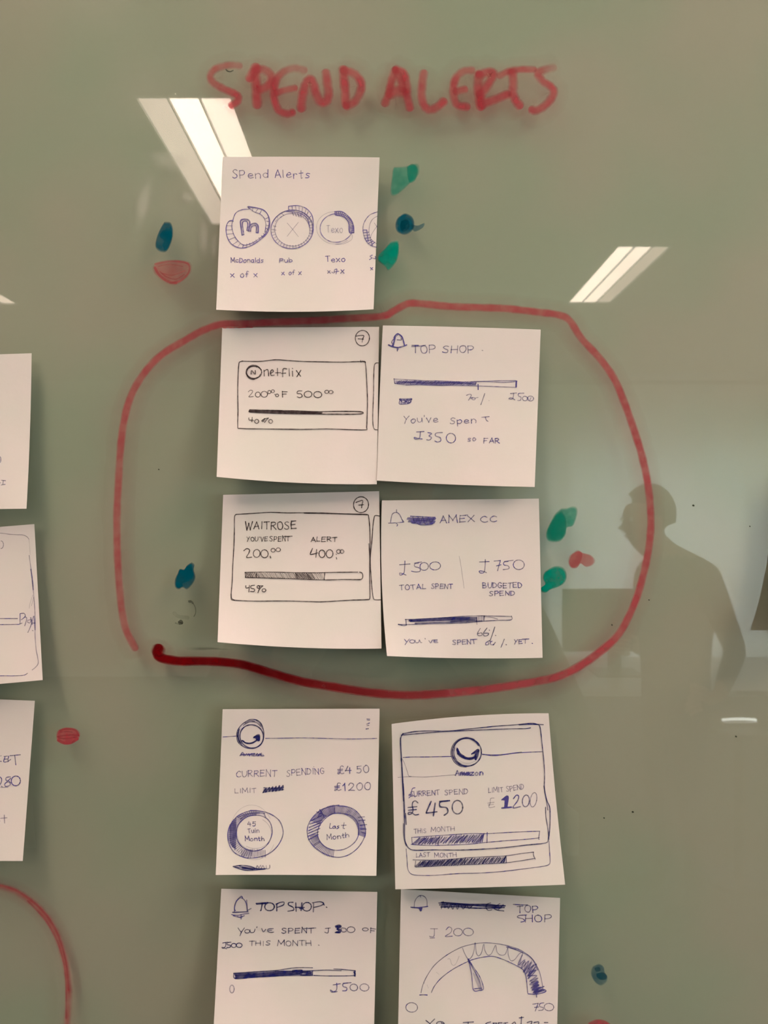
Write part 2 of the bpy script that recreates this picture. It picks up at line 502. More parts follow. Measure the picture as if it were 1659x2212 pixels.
# ---- marker ink on the glass
_m = [0]
def mark_eps():
    _m[0] += 1
    return 0.00005+_m[0]*0.0000022
def place_board(x, y, e): return at(x, y, e)
def marker(name, strokes, color, label, zoom=None, n=6, wob=0.0, soft=.35, halo=0):
    """strokes: list of (pointstring or list, width px, density)"""
    V, Fc, Dn = [], [], []
    ox, oy, s = zoom or (0, 0, 1)
    for st in strokes:
        pts, w, dn = st
        for poly in (parse(pts) if isinstance(pts, str) else [pts]):
            P = [(p[0]/s+ox, p[1]/s+oy, (p[2]/s if len(p) > 2 else w)) for p in poly]
            P = smooth(P, n)
            if wob: P = [(x, y, ww*(1+wob*math.sin(i*1.3)*math.sin(i*.37+1))) for i, (x, y, ww) in enumerate(P)]
            if halo:      # ink's tinted shadow on the back paint, drawn as a wide faint ribbon
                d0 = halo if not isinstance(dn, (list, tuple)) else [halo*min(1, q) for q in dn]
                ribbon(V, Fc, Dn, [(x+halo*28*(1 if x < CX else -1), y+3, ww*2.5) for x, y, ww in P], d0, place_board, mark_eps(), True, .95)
            ribbon(V, Fc, Dn, P, dn, place_board, mark_eps(), True, soft)
    return ink_obj(name, V, Fc, Dn, MARK[color], board, label)

def blob(name, outlines, color, label, zoom=None, extra=(), fade=False):
    """filled dab: outline polygons (closed) as fans around their centre, + streak strokes"""
    V, Fc, Dn = [], [], []
    ox, oy, s = zoom or (0, 0, 1)
    for pts, dn in outlines:
        P = [(p[0]/s+ox, p[1]/s+oy) for p in parse(pts)[0]]
        P = smooth(P+[P[0], P[1]], 5)[:-5]
        cx = sum(p[0] for p in P)/len(P); cy = sum(p[1] for p in P)/len(P)
        e = mark_eps()
        b = len(V)
        V.append(at(cx, cy, e)); Dn.append(dn)
        K = len(P)
        for f, dd in (((.25, dn*.9), (.55, dn*.6), (.85, dn*.22), (1.3, 0.0)) if fade else ((.5, dn), (.8, dn*.95), (.93, dn*.9), (1.09, 0.0))):
            for (x, y) in P:
                V.append(at(cx+(x-cx)*f, cy+(y-cy)*f, e)); Dn.append(dd)
        for k in range(K):
            Fc.append((b, b+1+k, b+1+(k+1) % K))
            for q in range(3):
                r0, r1 = b+1+q*K, b+1+(q+1)*K
                Fc.append((r0+k, r1+k, r1+(k+1) % K, r0+(k+1) % K))
    for pts, w, dn in extra:
        for poly in parse(pts):
            P = smooth([(p[0]/s+ox, p[1]/s+oy, w) for p in poly], 5)
            ribbon(V, Fc, Dn, P, dn, place_board, mark_eps())
    return ink_obj(name, V, Fc, Dn, MARK[color], board, label)

ZS = (430, 110, 4.1475); ZA = (830, 110, 4.1475)
def letter(ch, strokes, z, which):
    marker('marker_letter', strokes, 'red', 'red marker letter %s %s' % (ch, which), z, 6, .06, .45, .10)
letter('S', [("365,135 290,128 200,140 130,175 100,230 130,285 210,335 300,375 350,410 345,450 290,490", 14.0, [.45, .6, .75, .9, 1, .9])], ZS, 'starting SPEND')
letter('P', [("505,140 510,260 512,380 522,490", 18, [.8, 1, .8]), ("450,250 480,190 560,165 630,200 650,260 610,320 545,345", 16, .8)], ZS, 'in SPEND')
letter('E', [("945,175 860,155 770,180 705,240 672,330 672,430 715,530 790,562 840,550", 14.5, [.45, .6, .9, 1, .9]), ("690,375 780,350 860,330", 13, .8)], ZS, 'in SPEND')
letter('N', [("915,520 925,420 948,320 980,262 1012,268 1045,370 1085,455 1140,450 1160,380 1150,290 1135,190", 17, [.8, 1, .9, .95, .6])], ZS, 'in SPEND')
letter('D', [("1290,160 1300,260 1310,380 1320,490", 17, [.7, 1, .85]), ("1290,175 1370,195 1430,245 1455,310 1430,400 1380,465 1320,495", 16, [.8, .9, .8])], ZS, 'ending SPEND')
letter('A', [("5,475 40,380 65,270 100,165", 15, .8), ("100,165 170,200 200,300 205,400 230,515", 15.5, [.8, 1, .8]), ("50,385 110,360 170,370", 20, .75), ("110,200 150,270 160,350", 14, .7)], ZA, 'starting ALERTS')
letter('L', [("355,195 340,300 335,400 355,480 400,525 470,505 535,450", 16, [.7, .95, .9])], ZA, 'in ALERTS')
letter('E', [("790,175 720,180 650,230 620,320 625,420 660,485 745,500", 15, [.4, .9, .9]), ("640,365 725,345", 14, .8)], ZA, 'in ALERTS')
letter('R', [("850,210 840,320 855,420 865,505", 18, [.7, .95, .9]), ("850,215 910,195 975,195 950,270 895,350 860,400", 17, .8), ("870,480 950,450 1030,420 1110,385", 16, .85)], ZA, 'in ALERTS')
letter('T', [("1030,225 1120,180 1230,165 1345,165", 13, [.5, .8, .7]), ("1145,190 1155,290 1155,380 1180,450 1215,490", 17, [.7, .9, .9])], ZA, 'in ALERTS')
letter('S', [("1520,150 1450,165 1375,200 1420,270 1490,320 1520,370 1485,440 1420,505 1355,535 1320,525", 15, [.3, .7, .9, .9, .9])], ZA, 'ending ALERTS')
marker('pen_fleck', [("240,165 255,180 280,185 305,175", 2.5, .9)], 'black', 'small dark fleck inside the first S', ZS)

LOOP = ("343,1399 339,1410 348,1421 385,1428 430,1428 480,1430 530,1437 590,1455 650,1472 720,1484 800,1496 880,1502 960,1498 1050,1489 1130,1477 "
        "1200,1463 1250,1440 1300,1405 1340,1365 1372,1300 1390,1240 1402,1180 1406,1120 1400,1050 1388,990 1370,930 1347,865 1325,815 "
        "1292,770 1255,730 1230,692 1205,680 1160,674 1100,667 1060,665 1000,663 960,661 900,655 878,657 850,672 825,683 740,688 680,692 "
        "600,695 530,699 480,700 440,713 400,735 355,762 320,795 290,840 272,890 262,950 257,1020 253,1100 253,1180 256,1240 262,1310 272,1360 292,1400")
P = parse(LOOP)[0]
P = [(x, y, 16.5 if i < 4 else (16 if 4 <= i < 18 else 14.5)) for i, (x, y) in enumerate(P)]
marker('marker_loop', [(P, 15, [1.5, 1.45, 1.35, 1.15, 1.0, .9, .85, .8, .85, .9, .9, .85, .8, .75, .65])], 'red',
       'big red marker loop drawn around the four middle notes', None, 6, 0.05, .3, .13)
marker('loop_overstroke', [(P[:13], 15, [1.0, 1.0, .95, .8, .55, .3, .1])], 'deep_red', 'fresh dark start of the red loop')
marker('start_blob', [("343,1402 341,1408", 24, .9)], 'deep_red', 'thick blob where the red loop starts')
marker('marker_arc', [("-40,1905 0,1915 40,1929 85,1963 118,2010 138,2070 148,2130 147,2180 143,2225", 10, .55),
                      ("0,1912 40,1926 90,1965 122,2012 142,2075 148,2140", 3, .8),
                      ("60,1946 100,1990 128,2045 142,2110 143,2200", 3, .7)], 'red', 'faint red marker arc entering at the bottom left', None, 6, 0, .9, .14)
blob('marker_dab', [("45,725 90,722 140,712 145,755 110,790 85,815 48,842 30,830 35,770", .62), ("100,722 122,710 143,730 135,775 108,785", .6)], 'green',
     'light green dab right of the top note heading', (830, 0, 2.0012))
blob('marker_dab', [("62,940 90,925 118,938 128,965 120,995 90,1012 58,1000 50,970", .9), ("75,955 100,950 110,980 85,1000 70,985", .6), ("115,970 145,975 172,965 165,985 130,1000", .5)], 'blue',
     'blue dab with a tail right of the top note', (830, 0, 2.0012))
blob('marker_dab', [("30,1048 58,1045 62,1080 55,1120 40,1145 18,1165 5,1150 -24,1125 -20,1100 5,1075", .95)], 'green',
     'green dab touching the right edge of the top note', (830, 0, 2.0012))
blob('marker_dab', [("710,962 735,965 745,995 740,1040 720,1080 695,1084 674,1065 680,1020", 1.0)], 'blue',
     'blue upright dab left of the top note', (0, 0, 1.9988))
blob('marker_dab', [("665,1150 690,1130 760,1124 815,1135 822,1170 795,1205 750,1228 705,1210 670,1180", .5)], 'red',
     'streaky red half-moon dab left of the top note', (0, 0, 1.9988),
     [("670,1140 740,1128 810,1138 815,1175 780,1212 735,1222", 4, .6), ("668,1155 690,1190 725,1215 760,1222", 5, .6), ("685,1150 730,1142 790,1150", 2, .5),
      ("690,1172 720,1196 760,1205 795,1185", 2.5, .5), ("700,1180 745,1188 800,1168", 2.5, .4)])
blob('marker_dab', [("1430,403 1448,420 1443,455 1455,510 1430,560 1395,592 1365,580 1335,592 1312,575 1310,525 1330,480 1345,450 1375,452 1395,425", 1.05)], 'blue',
     'blue dab inside the loop left of the lower left note', (0, 1100, 3.4563))
blob('marker_dab', [("200,1580 235,1578 270,1567 298,1580 300,1620 275,1690 235,1705 225,1750 195,1788 150,1798 110,1785 100,1740 118,1690 155,1620", .62),
                    ("200,1600 225,1650 225,1720 195,1785 150,1795 105,1780 105,1720 150,1640", .6)], 'green',
     'large green dab, upper one right of the lower right note', (1150, 600, 3.16))
blob('marker_dab', [("275,1885 310,1863 345,1880 395,1895 423,1930 405,1960 365,1972 330,1950 305,1978 270,1978 250,1945 255,1905", .6),
                    ("275,1885 315,1868 340,1890 325,1940 290,1975 262,1970 252,1935", .55)], 'red',
     'red dab between the two green dabs, inside the loop', (1150, 600, 3.16))
blob('marker_dab', [("90,2010 150,1975 205,1985 228,2030 215,2080 170,2110 125,2125 95,2145 65,2140 62,2115 90,2090 75,2050", 1.0)], 'green',
     'green dab at the right edge of the lower right note', (1150, 600, 3.16))
blob('marker_dab', [("440,1650 490,1632 560,1640 592,1675 580,1715 530,1750 470,1752 432,1725 425,1690", 1.0)], 'red',
     'round streaky red dab outside the loop at left', (0, 1100, 3.4563),
     [("450,1652 500,1640 560,1650 585,1685", 4, .7), ("432,1698 480,1690 540,1685 588,1690", 3.5, .9), ("435,1725 480,1745 530,1742 578,1715", 6, 1), ("440,1708 500,1712 570,1700", 3, .8), ("445,1665 500,1660 540,1664", 2, .8)])
blob('marker_dab', [("430,1590 470,1575 500,1595 508,1630 525,1660 520,1695 485,1720 450,1705 425,1670 415,1630", .5), ("455,1640 495,1632 523,1655 515,1680 480,1682 458,1665", .65), ("440,1600 470,1595 478,1620 450,1625", .35)], 'blue',
     'pale blue dab alone at the bottom right', (1150, 1600, 3.2593))
blob('marker_dab', [("400,1985 450,1965 510,1972 560,2010 560,2040 500,2080 430,2070 395,2030", 1.1)], 'red',
     'red dab cut off by the bottom edge', (1150, 1600, 3.2593))
blob('marker_smudge', [("1405,682 1425,680 1443,695 1440,707 1425,698 1410,697", .6)], 'black', 'small dark rubbed mark below the blue dab', (0, 1100, 3.4563),
     [("1440,700 1458,735 1460,775 1448,800", 2, .3)])
blob('marker_smudge', [("1330,838 1350,825 1367,842 1362,858 1338,860", .7)], 'black', 'dark speck at the end of the rubbed mark', (0, 1100, 3.4563),
     [("1330,842 1362,852", 2, .5), ("1300,775 1330,800 1400,810", 8, .12), ("1310,850 1340,858", 3, .3)])
for nm, pts in (('wiped_haze', "318,330 345,322 385,335 400,352 372,372 340,362"), ('wiped_haze', "392,415 410,412 422,428 412,440 395,436"),
                ('wiped_haze', "432,470 446,465 452,500 450,545 438,560 430,520"), ('wiped_haze', "455,505 468,500 470,550 458,565"),
                ('wiped_haze', "300,500 318,470 330,420 322,380 305,400 290,450")):
    blob(nm, [(pts, .6)], 'haze', 'pale wiped-off haze left of the top note', fade=True)
blob('wiped_smear', [("1425,1035 1520,1030 1600,1033 1660,1040 1700,1048 1600,1047 1500,1052 1430,1050", .55)], 'black', 'grey wiped streak under the lower left note', (0, 1100, 3.4563), fade=True)
for (x, y, r_) in ((1498, 1092, 2.2), (1402, 1296, 1.3), (1590, 1591, 2), (1367, 1754, 2), (1305, 1767, 1.4), (343, 1014, 1.3), (1620, 1137, 1.3), (1322, 1350, 1.5)):
    marker('ink_speck', [([(x-r_*.4, y-.3, r_*1.6), (x+r_*.4, y+.4, r_*1.4)], r_, 1.3)], 'black', 'tiny black speck on the glass')

# ------------------------------------------------------------------ notes
class Note:
    def __init__(self, tl, tr, br, bl, lift, bulge=(0, 0, 0, 0), label='', order=0, pw=1.7, twist=0.0, base=0.0003, corner=None, top=(0, 0)):
        self.c = [tl, tr, br, bl]; self.lift = lift; self.bulge = bulge; self.pw = pw
        self.base = base; self.corner = corner; self.top = top
        cx = sum(p[0] for p in self.c)/4; cy = sum(p[1] for p in self.c)/4
        self.root = empty('sticky_note', at(cx, cy, 0))
        tag(self.root, label, 'sticky note', 'sticky notes on the glass board')
        n = 26
        V, Fc = [], []
        for j in range(n+1):
            for i in range(n+1):
                u, v = i/n, j/n
                x, y = self.px(u, v)
                V.append(at(x, y, self.h(u, v)))
        for j in range(n):
            for i in range(n):
                a = j*(n+1)+i
                Fc.append((a, a+n+1, a+n+2, a+1))
        nv = len(V); th = Vector((0, 0.00012, 0))
        V += [p+th for p in V]
        Fc += [tuple(nv+i for i in reversed(f)) for f in Fc[:n*n]]
        ring = [i for i in range(n)]+[n+(n+1)*j for j in range(n)]+[(n+1)*n+n-i for i in range(n)]+[(n+1)*(n-j) for j in range(n)]
        rb = len(V)
        V += [V[i] for i in ring]+[V[nv+i] for i in ring]
        K = len(ring)
        Fc += [(rb+k, rb+(k+1) % K, rb+K+(k+1) % K, rb+K+k) for k in range(K)]
        o = obj('paper_sheet', V, Fc, PAPER, self.root, True)
        self.els = []
    def px(self, u, v):
        tl, tr, br, bl = self.c
        x = (tl[0]*(1-u)+tr[0]*u)*(1-v)+(bl[0]*(1-u)+br[0]*u)*v
        y = (tl[1]*(1-u)+tr[1]*u)*(1-v)+(bl[1]*(1-u)+br[1]*u)*v
        t, r, b, l = self.bulge
        pu, pv = 4*u*(1-u), 4*v*(1-v)
        y += -t*pu*(1-v)**2 + b*pu*v**2
        x += r*pv*u**2 - l*pv*(1-u)**2
        return x, y
    def h(self, u, v):
        u = min(max(u, 0), 1); v = min(max(v, 0), 1)
        A = self.lift[0]*(1-u)+self.lift[1]*u
        s = max(0, (v-.16)/.84)**self.pw
        z = self.base + A*s*0.001
        z += 0.00045*s*math.sin(u*5.1+self.c[0][0])
        z += 0.001*(self.top[0]*(1-u)**2+self.top[1]*u**2)*(1-v)**3
        if self.corner:
            cu, cv, amt = self.corner
            dd = max(0, 1-math.hypot((u-cu), (v-cv))/0.45)
            z += amt*0.001*dd*dd
        return z
    def inv(self, x, y):
        u = v = .5
        tl, tr, br, bl = self.c
        for _ in range(5):
            fx = (tl[0]*(1-u)+tr[0]*u)*(1-v)+(bl[0]*(1-u)+br[0]*u)*v - x
            fy = (tl[1]*(1-u)+tr[1]*u)*(1-v)+(bl[1]*(1-u)+br[1]*u)*v - y
            a = (tr[0]-tl[0])*(1-v)+(br[0]-bl[0])*v; b = (bl[0]-tl[0])*(1-u)+(br[0]-tr[0])*u
            c = (tr[1]-tl[1])*(1-v)+(br[1]-bl[1])*v; d = (bl[1]-tl[1])*(1-u)+(br[1]-tr[1])*u
            det = a*d-b*c
            u -= (fx*d-fy*b)/det; v -= (fy*a-fx*c)/det
        return u, v
    def place(self, x, y, e):
        u, v = self.inv(x, y)
        return at(x, y, self.h(u, v)+e+0.00003)
    # --- drawing, in zoom coordinates
    def zoom(self, ox, oy, s, pen, w):
        self.z = (ox, oy, s); self.pen = pen; self.w = w; return self
    def el(self, name, label=None, pen=None):
        self.els.append([name, label, pen or self.pen, [], [], []]); return self
    def raw(self, P, w=None, dn=.85, n=5, sm=True):
        ox, oy, s = self.z; w = w or self.w
        Q = [(p[0]/s+ox, p[1]/s+oy) for p in P]
        L = sum(math.hypot(Q[i+1][0]-Q[i][0], Q[i+1][1]-Q[i][1]) for i in range(len(Q)-1))
        if sm and len(Q) > 2: Q = smooth(Q, n)
        elif len(Q) == 2 and L > 30:
            k = int(L/12)+1
            a, b = Q; nx, ny = -(b[1]-a[1])/L, (b[0]-a[0])/L; q = random.uniform(-.6, .6)
            Q = [(a[0]+(b[0]-a[0])*i/k+nx*q*math.sin(3.1*i/k), a[1]+(b[1]-a[1])*i/k+ny*q*math.sin(3.1*i/k)) for i in range(k+1)]
        ph = random.random()*6
        Q = [(x, y, w*(1+.12*math.sin(i*.9+ph))) for i, (x, y) in enumerate(Q)]
        e = self.els[-1]
        ribbon(e[3], e[4], e[5], Q, dn, self.place, eps_next(), True)
    def S(self, s, w=None, dn=.85, n=5, sm=True):
        for P in parse(s): self.raw(P, w, dn, n, sm)
        return self
    def ell(self, cx, cy, rx, ry, a0=0, a1=360, w=None, dn=.85, rot=0, wob=.02):
        k = max(10, int(abs(a1-a0)/14)); ph = random.random()*6
        P = []
        for i in range(k+1):
            a = R(a0+(a1-a0)*i/k); q = 1+wob*math.sin(a*2+ph)
            x, y = rx*q*math.cos(a), ry*q*math.sin(a)
            P.append((cx+x*math.cos(R(rot))-y*math.sin(R(rot)), cy+x*math.sin(R(rot))+y*math.cos(R(rot))))
        self.raw(P, w, dn, 3); return self
    def ringhatch(self, cx, cy, r0, r1, a0, a1, n, w=None, dn=.7, zig=True, sk=0):
        P = []
        for i in range(n+1):
            a = R(a0+(a1-a0)*i/n)
            p = (cx+r0[0]*math.cos(a), cy+r0[1]*math.sin(a)); b = a+R(sk)
            q = (cx+r1[0]*math.cos(b), cy+r1[1]*math.sin(b))
            if zig: P += [p, q] if i % 2 == 0 else [q, p]
            else: self.raw([p, q], w, dn)
        if zig: self.raw(P, w, dn, sm=False)
        return self
    def barhatch(self, x0, x1, yt0, yt1, yb0, yb1, n, slant, w=None, dn=.7, jit=2, zig=True):
        """zigzag between the top edge (yt0..yt1) and the bottom edge (yb0..yb1)"""
        P = []
        for i in range(n+1):
            f = i/n; x = x0+(x1-x0)*f
            t = (min(max(x+slant+random.uniform(-jit, jit), x0), x1+abs(slant)*.2), yt0+(yt1-yt0)*f+random.uniform(-jit, jit))
            b = (x+random.uniform(-jit, jit), yb0+(yb1-yb0)*f+random.uniform(-jit, jit))
            if zig: P += [b, t]
            else: self.raw([b, t], w, dn)
        if zig: self.raw(P, w, dn, sm=False)
        return self
    def T(self, text, x0, y0, x1, y1, h, w=None, dn=.8, slant=0.0, jit=.06):
        """single-stroke handwriting along the baseline x0,y0 -> x1,y1, capital height h"""
        ws = [GW.get(c, .72) for c in text]; gap = .2
        tot = sum(ws)+gap*(len(text)-1)
        L = math.hypot(x1-x0, y1-y0); ux, uy = (x1-x0)/L, (y1-y0)/L
        sc = L/tot; cur = 0
        for c, wd in zip(text, ws):
            g = GL.get(c)
            if g:
                sl = random.uniform(-.08, .08); jy = random.uniform(-jit, jit)*h; js = 1+random.uniform(-jit, jit)
                for st in g:
                    P = []
                    for (gx, gy) in st:
                        a = (cur+gx*wd)*sc+(slant+sl)*gy*h; b = gy*h*js
                        P.append((x0+ux*a+uy*b+random.uniform(-.028, .028)*h, y0+uy*a-ux*b+jy+random.uniform(-.028, .028)*h))
                    self.raw(P, w, dn*random.uniform(.88, 1.08), 4)
            cur += wd+gap
        return self
    def done(self):
        for name, label, pen, V, Fc, Dn in self.els:
            if V: ink_obj(name, V, Fc, Dn, PEN[pen], self.root, label)

_G = {
 'A': "0,0 .25,.5 .5,1 .5,1 .75,.5 1,0;.18,.36 .85,.38", 'B': "0,0 0,1;0,1 .6,.95 .7,.75 .5,.55 .05,.52;.05,.52 .7,.5 .9,.25 .6,.02 0,0",
 'C': ".95,.85 .6,1 .2,.8 .02,.45 .2,.1 .6,0 .95,.12", 'D': "0,0 .02,1;0,1 .6,.92 .95,.5 .6,.08 0,0",
 'E': ".9,1 .1,.98 .1,.98 .02,.5 .05,0 .05,0 .9,.04;.05,.52 .75,.54", 'F': ".95,1 .1,.97 .1,.97 .05,.5 .03,0;.05,.5 .7,.54",
 'G': ".95,.85 .5,1 .1,.75 .05,.35 .35,0 .8,.05 .95,.4 .95,.4 .55,.42", 'H': "0,0 .04,1;.96,0 .95,1;.02,.5 .95,.52",
 'I': ".5,0 .5,1", 'L': ".05,1 .02,.5 .05,.02 .05,.02 .95,.04", 'M': "0,0 .1,1 .1,1 .5,.35 .5,.35 .9,1 .9,1 1,0",
 'N': "0,0 .06,.98 .06,.98 .9,.04 .9,.04 .95,1", 'O': ".5,1 .12,.85 .02,.45 .25,.05 .7,.02 .98,.45 .8,.9 .45,1",
 'P': ".03,0 .05,1;.03,.98 .65,1 .9,.75 .6,.48 .05,.45", 'R': ".03,0 .05,1;.03,.98 .65,1 .85,.77 .5,.52 .06,.48;.3,.5 .95,0",
 'S': ".9,.9 .5,1 .15,.8 .4,.55 .8,.35 .7,.06 .3,0 .02,.12", 'T': "0,.96 1,1;.5,.98 .48,.5 .5,0", 'U': "0,1 .03,.35 .3,0 .7,.05 .92,.4 .95,1",
 'V': "0,1 .45,0 .45,0 .95,1", 'W': "0,1 .22,0 .22,0 .5,.75 .5,.75 .75,0 .75,0 1,1", 'X': "0,1 .95,0;.95,1 0,0", 'Y': "0,1 .45,.5;.95,1 .45,.5 .1,-.15",
 'Q': ".5,1 .05,.5 .5,0 .95,.5 .5,1", 'K': "0,0 0,1;.8,1 .05,.5 .9,0",
 'a': ".85,.6 .4,.62 .05,.3 .35,0 .75,.15 .85,.6 .85,.6 .85,.15 1,.02", 'b': ".05,1 .05,.0;.05,.4 .5,.6 .9,.3 .5,0 .08,.08", 'c': ".9,.5 .4,.6 .05,.3 .4,0 .9,.1",
 'd': ".95,1 .88,0;.88,.5 .4,.6 .05,.3 .4,0 .85,.15", 'e': ".1,.3 .85,.38 .6,.62 .2,.5 .1,.2 .45,0 .95,.12", 'f': ".9,.95 .55,1 .4,.7 .38,0;.05,.55 .8,.58",
 'h': ".05,1 .05,0;.05,.4 .5,.6 .85,.4 .9,0", 'i': ".5,.6 .5,0;.5,.85 .52,.9", 'k': ".05,1 .05,0;.8,.6 .1,.3 .9,0", 'l': ".5,1 .48,.0",
 'm': ".02,.6 .05,0;.05,.4 .3,.6 .5,.4 .5,0;.5,.4 .8,.6 .95,.4 1,0", 'n': ".05,.6 .08,0;.08,.4 .5,.62 .88,.4 .9,0", 'o': ".5,.6 .1,.4 .2,.05 .6,0 .92,.3 .7,.58 .45,.6",
 'p': ".05,.6 .05,-.4;.05,.45 .6,.62 .9,.3 .5,0 .08,.1", 'r': ".1,.6 .12,0;.12,.35 .4,.6 .9,.55", 's': ".85,.55 .4,.62 .2,.45 .7,.25 .6,.02 .1,.05",
 't': ".5,.95 .48,.2 .6,0 .8,.05;.05,.62 .95,.66", 'u': ".05,.6 .1,.15 .45,0 .85,.2 .9,.6;.9,.6 .95,0", 'v': ".05,.6 .45,0 .45,0 .9,.6", 'w': "0,.6 .25,0 .25,0 .5,.5 .5,.5 .75,0 .75,0 1,.6",
 'x': ".05,.6 .9,0;.85,.6 .05,0", 'y': ".05,.6 .45,.1;.9,.6 .3,-.35", 'z': "0,.6 .9,.6 .9,.6 .05,0 .05,0 1,.05",
 '0': ".5,1 .12,.8 .05,.35 .35,0 .8,.15 .95,.6 .75,.95 .45,1", '1': ".1,.7 .6,1 .6,1 .58,0", '2': ".05,.75 .4,1 .85,.85 .75,.5 .1,.03 .1,.03 .95,.0",
 '3': ".1,.9 .5,1 .85,.8 .4,.55 .4,.55 .9,.35 .7,.05 .1,.03", '4': ".4,1 .05,.4 .05,.4 .95,.42;.7,.8 .68,0", '5': ".95,1 .25,.97 .25,.97 .2,.6 .2,.6 .75,.6 .85,.25 .5,0 .05,.05",
 '6': ".7,1 .2,.6 .08,.2 .4,0 .8,.15 .7,.42 .15,.35", '7': ".05,.95 .95,1 .95,1 .4,0;.3,.5 .85,.55", '%': ".2,.95 .05,.75 .3,.6 .4,.85 .2,.95;.95,1 .1,0;.8,.4 .6,.2 .8,0 .98,.2 .8,.4",
 '/': ".9,1.1 .1,-.3", '.': ".45,.02 .55,.04", "'": ".5,1 .45,.8", '+': "0,.45 1,.5;.5,.9 .5,0", '-': ".05,.45 .9,.47",
 '£': ".05,.95 1,1;.62,1 .5,.6 .5,.15 .2,-.12 .0,.05 .3,.12 .95,-.05", '#': ".98,.88 .78,1 .5,.92 .42,.6 .45,.25 .3,.02 .05,.02 .1,.16 .4,.14 .65,0 1,.08;.05,.55 .8,.58;.08,.38 .78,.4",
}
GL = {k: parse(v) for k, v in _G.items()}
GW = {'I': .3, 'i': .25, 'l': .25, '.': .2, "'": .15, 'M': .95, 'W': .95, 'm': .9, 'w': .85, ' ': .55, '1': .45, 't': .5, 'f': .5, 'r': .5, 'L': .6, '/': .4, '|': .1}

# ---- 1 top note
n = Note((481, 339), (820, 340), (807, 668), (467, 669), (8, 4.5), (1, 0, 5, 0),
         'topmost white note headed Spend Alerts with a row of ring dials in blue pen', corner=(1, 0, 1.5))
n.zoom(420, 310, 3.318, 'violet', 1.9)
n.el('heading_text')
n.T('SPend', 272, 250, 532, 246, 58, 1.8, .75).T('Alerts', 578, 248, 832, 248, 56, 1.8, .78)
n.el('ring_dial_sketch', 'leftmost ring dial with a rounded letter M')
n.S("390,470 340,475 295,500 273,560 268,600 285,660 315,700 355,728 410,715 460,685 505,650 530,600 535,550 520,500 480,470 430,460 385,455", 2, .75)
n.S("380,455 430,490 470,505 500,535 512,580 505,640", 1.8, .7)
n.S("275,550 245,560 228,600 232,660 260,715 310,745 355,748 400,735 450,705 500,665 530,625 540,570 530,520 500,480 450,462 385,452", 2.2, .85)
for a in range(14):
    t = R(85+a*9.5) if a < 8 else R(90-(a-8)*10)
    pass
n.S("250,555 280,558;232,590 272,590;230,620 270,618;235,650 280,645;248,690 295,670;275,725 310,700;310,742 330,715;345,748 352,725;375,742 375,720;400,732 395,715;425,722 418,705;450,708 440,690;470,690 462,675;488,675 480,660;505,660 495,645;520,640 505,628;528,615 512,608;535,590 515,585;537,560 516,556;530,530 510,540", 1.5, .7)
n.S("385,455 395,470;420,462 415,485;455,470 440,490;480,480 468,505", 1.5, .7)
n.S("342,656 334,600 330,556 350,543 380,545 396,560 394,595 388,628;390,600 408,578 436,572 454,585 458,612 456,640", 2.8, .85)
n.S("354,654 347,605 345,568 358,556 376,560 382,575 380,600 376,622;402,628 406,604 420,590 438,588 444,605 442,638", 2.3, .8).S("342,656 354,654;376,622 402,628;442,638 456,640", 2, .8)
n.S("340,600 342,555 385,552;388,600 430,580 450,590 450,630", 4, .25)
n.el('ring_dial_sketch', 'second ring dial with a cross')
n.ell(700, 615, 150, 140, 0, 360, 2, .8).ell(702, 618, 128, 115, 0, 360, 1.6, .65).ell(698, 612, 146, 136, 200, 380, 1.6, .6)
n.S("675,450 740,445 800,465 840,510 852,570 848,640;675,450 678,475 720,480", 2, .8)
n.S("650,485 700,490 760,500 810,540 825,600", 2, .8)
n.ringhatch(700, 615, (150, 140), (128, 115), -60, 180, 26, 1.4, .6, False)
n.S("700,450 702,475;725,448 728,478;750,452 750,485;775,458 770,492;800,470 790,505;815,490 800,520;835,520 815,540;840,550 822,560", 1.6, .7)
n.S("700,490 710,515;720,495 730,520;740,500 750,525;760,508 765,530", 2, .7)
n.S("580,560 595,545;600,540 590,520;625,500 640,515;565,590 585,595;562,620 585,620", 1.4, .6)
n.S("665,570 745,668;745,565 700,620 665,665", 1.2, .55)
n.el('ring_dial_sketch', 'third ring dial with a short word inside')
n.ell(1018, 605, 120, 100, 0, 360, 1.8, .75, wob=.03).ell(1008, 605, 135, 115, 50, 290, 1.1, .45)
n.S("1005,488 1060,490 1110,530 1138,580 1142,640;1010,490 1012,512 1070,525 1105,570 1112,638 1142,638", 2.4, .85)
n.ringhatch(1015, 612, (128, 122), (102, 98), -88, 12, 16, 2, .7, False)
n.S("1110,640 1130,655 1125,690 1070,718 1010,722", 1.1, .5)
n.T('Texo', 948, 640, 1065, 640, 52, 1.5, .55)
n.el('ring_dial_sketch', 'cropped ring dial at the right edge of the note')
n.S("1312,490 1260,510 1225,550 1208,600 1215,660 1240,710 1275,735 1305,742", 1.8, .75).S("1312,520 1275,545 1255,590 1252,650 1270,690 1305,718", 1.4, .6)
n.S("1210,620 1232,620;1212,640 1250,635;1215,660 1255,655;1220,680 1262,675;1232,700 1270,690;1248,715 1280,700;1265,730 1292,708;1235,620 1245,700;1262,690 1278,735", 2, .75)
n.S("1290,570 1310,600;1310,590 1270,650 1262,680", 1.2, .55)
n.el('caption_text')
n.T('McDonalds', 262, 852, 496, 852, 32, 1.8, .8).T('x of x', 258, 958, 455, 958, 44, 1.9, .8)
n.T('Pub', 610, 852, 705, 850, 30, 1.8, .78).T('x of x', 625, 943, 768, 938, 34, 1.8, .75)
n.T('Texo', 942, 848, 1082, 848, 38, 1.9, .8)
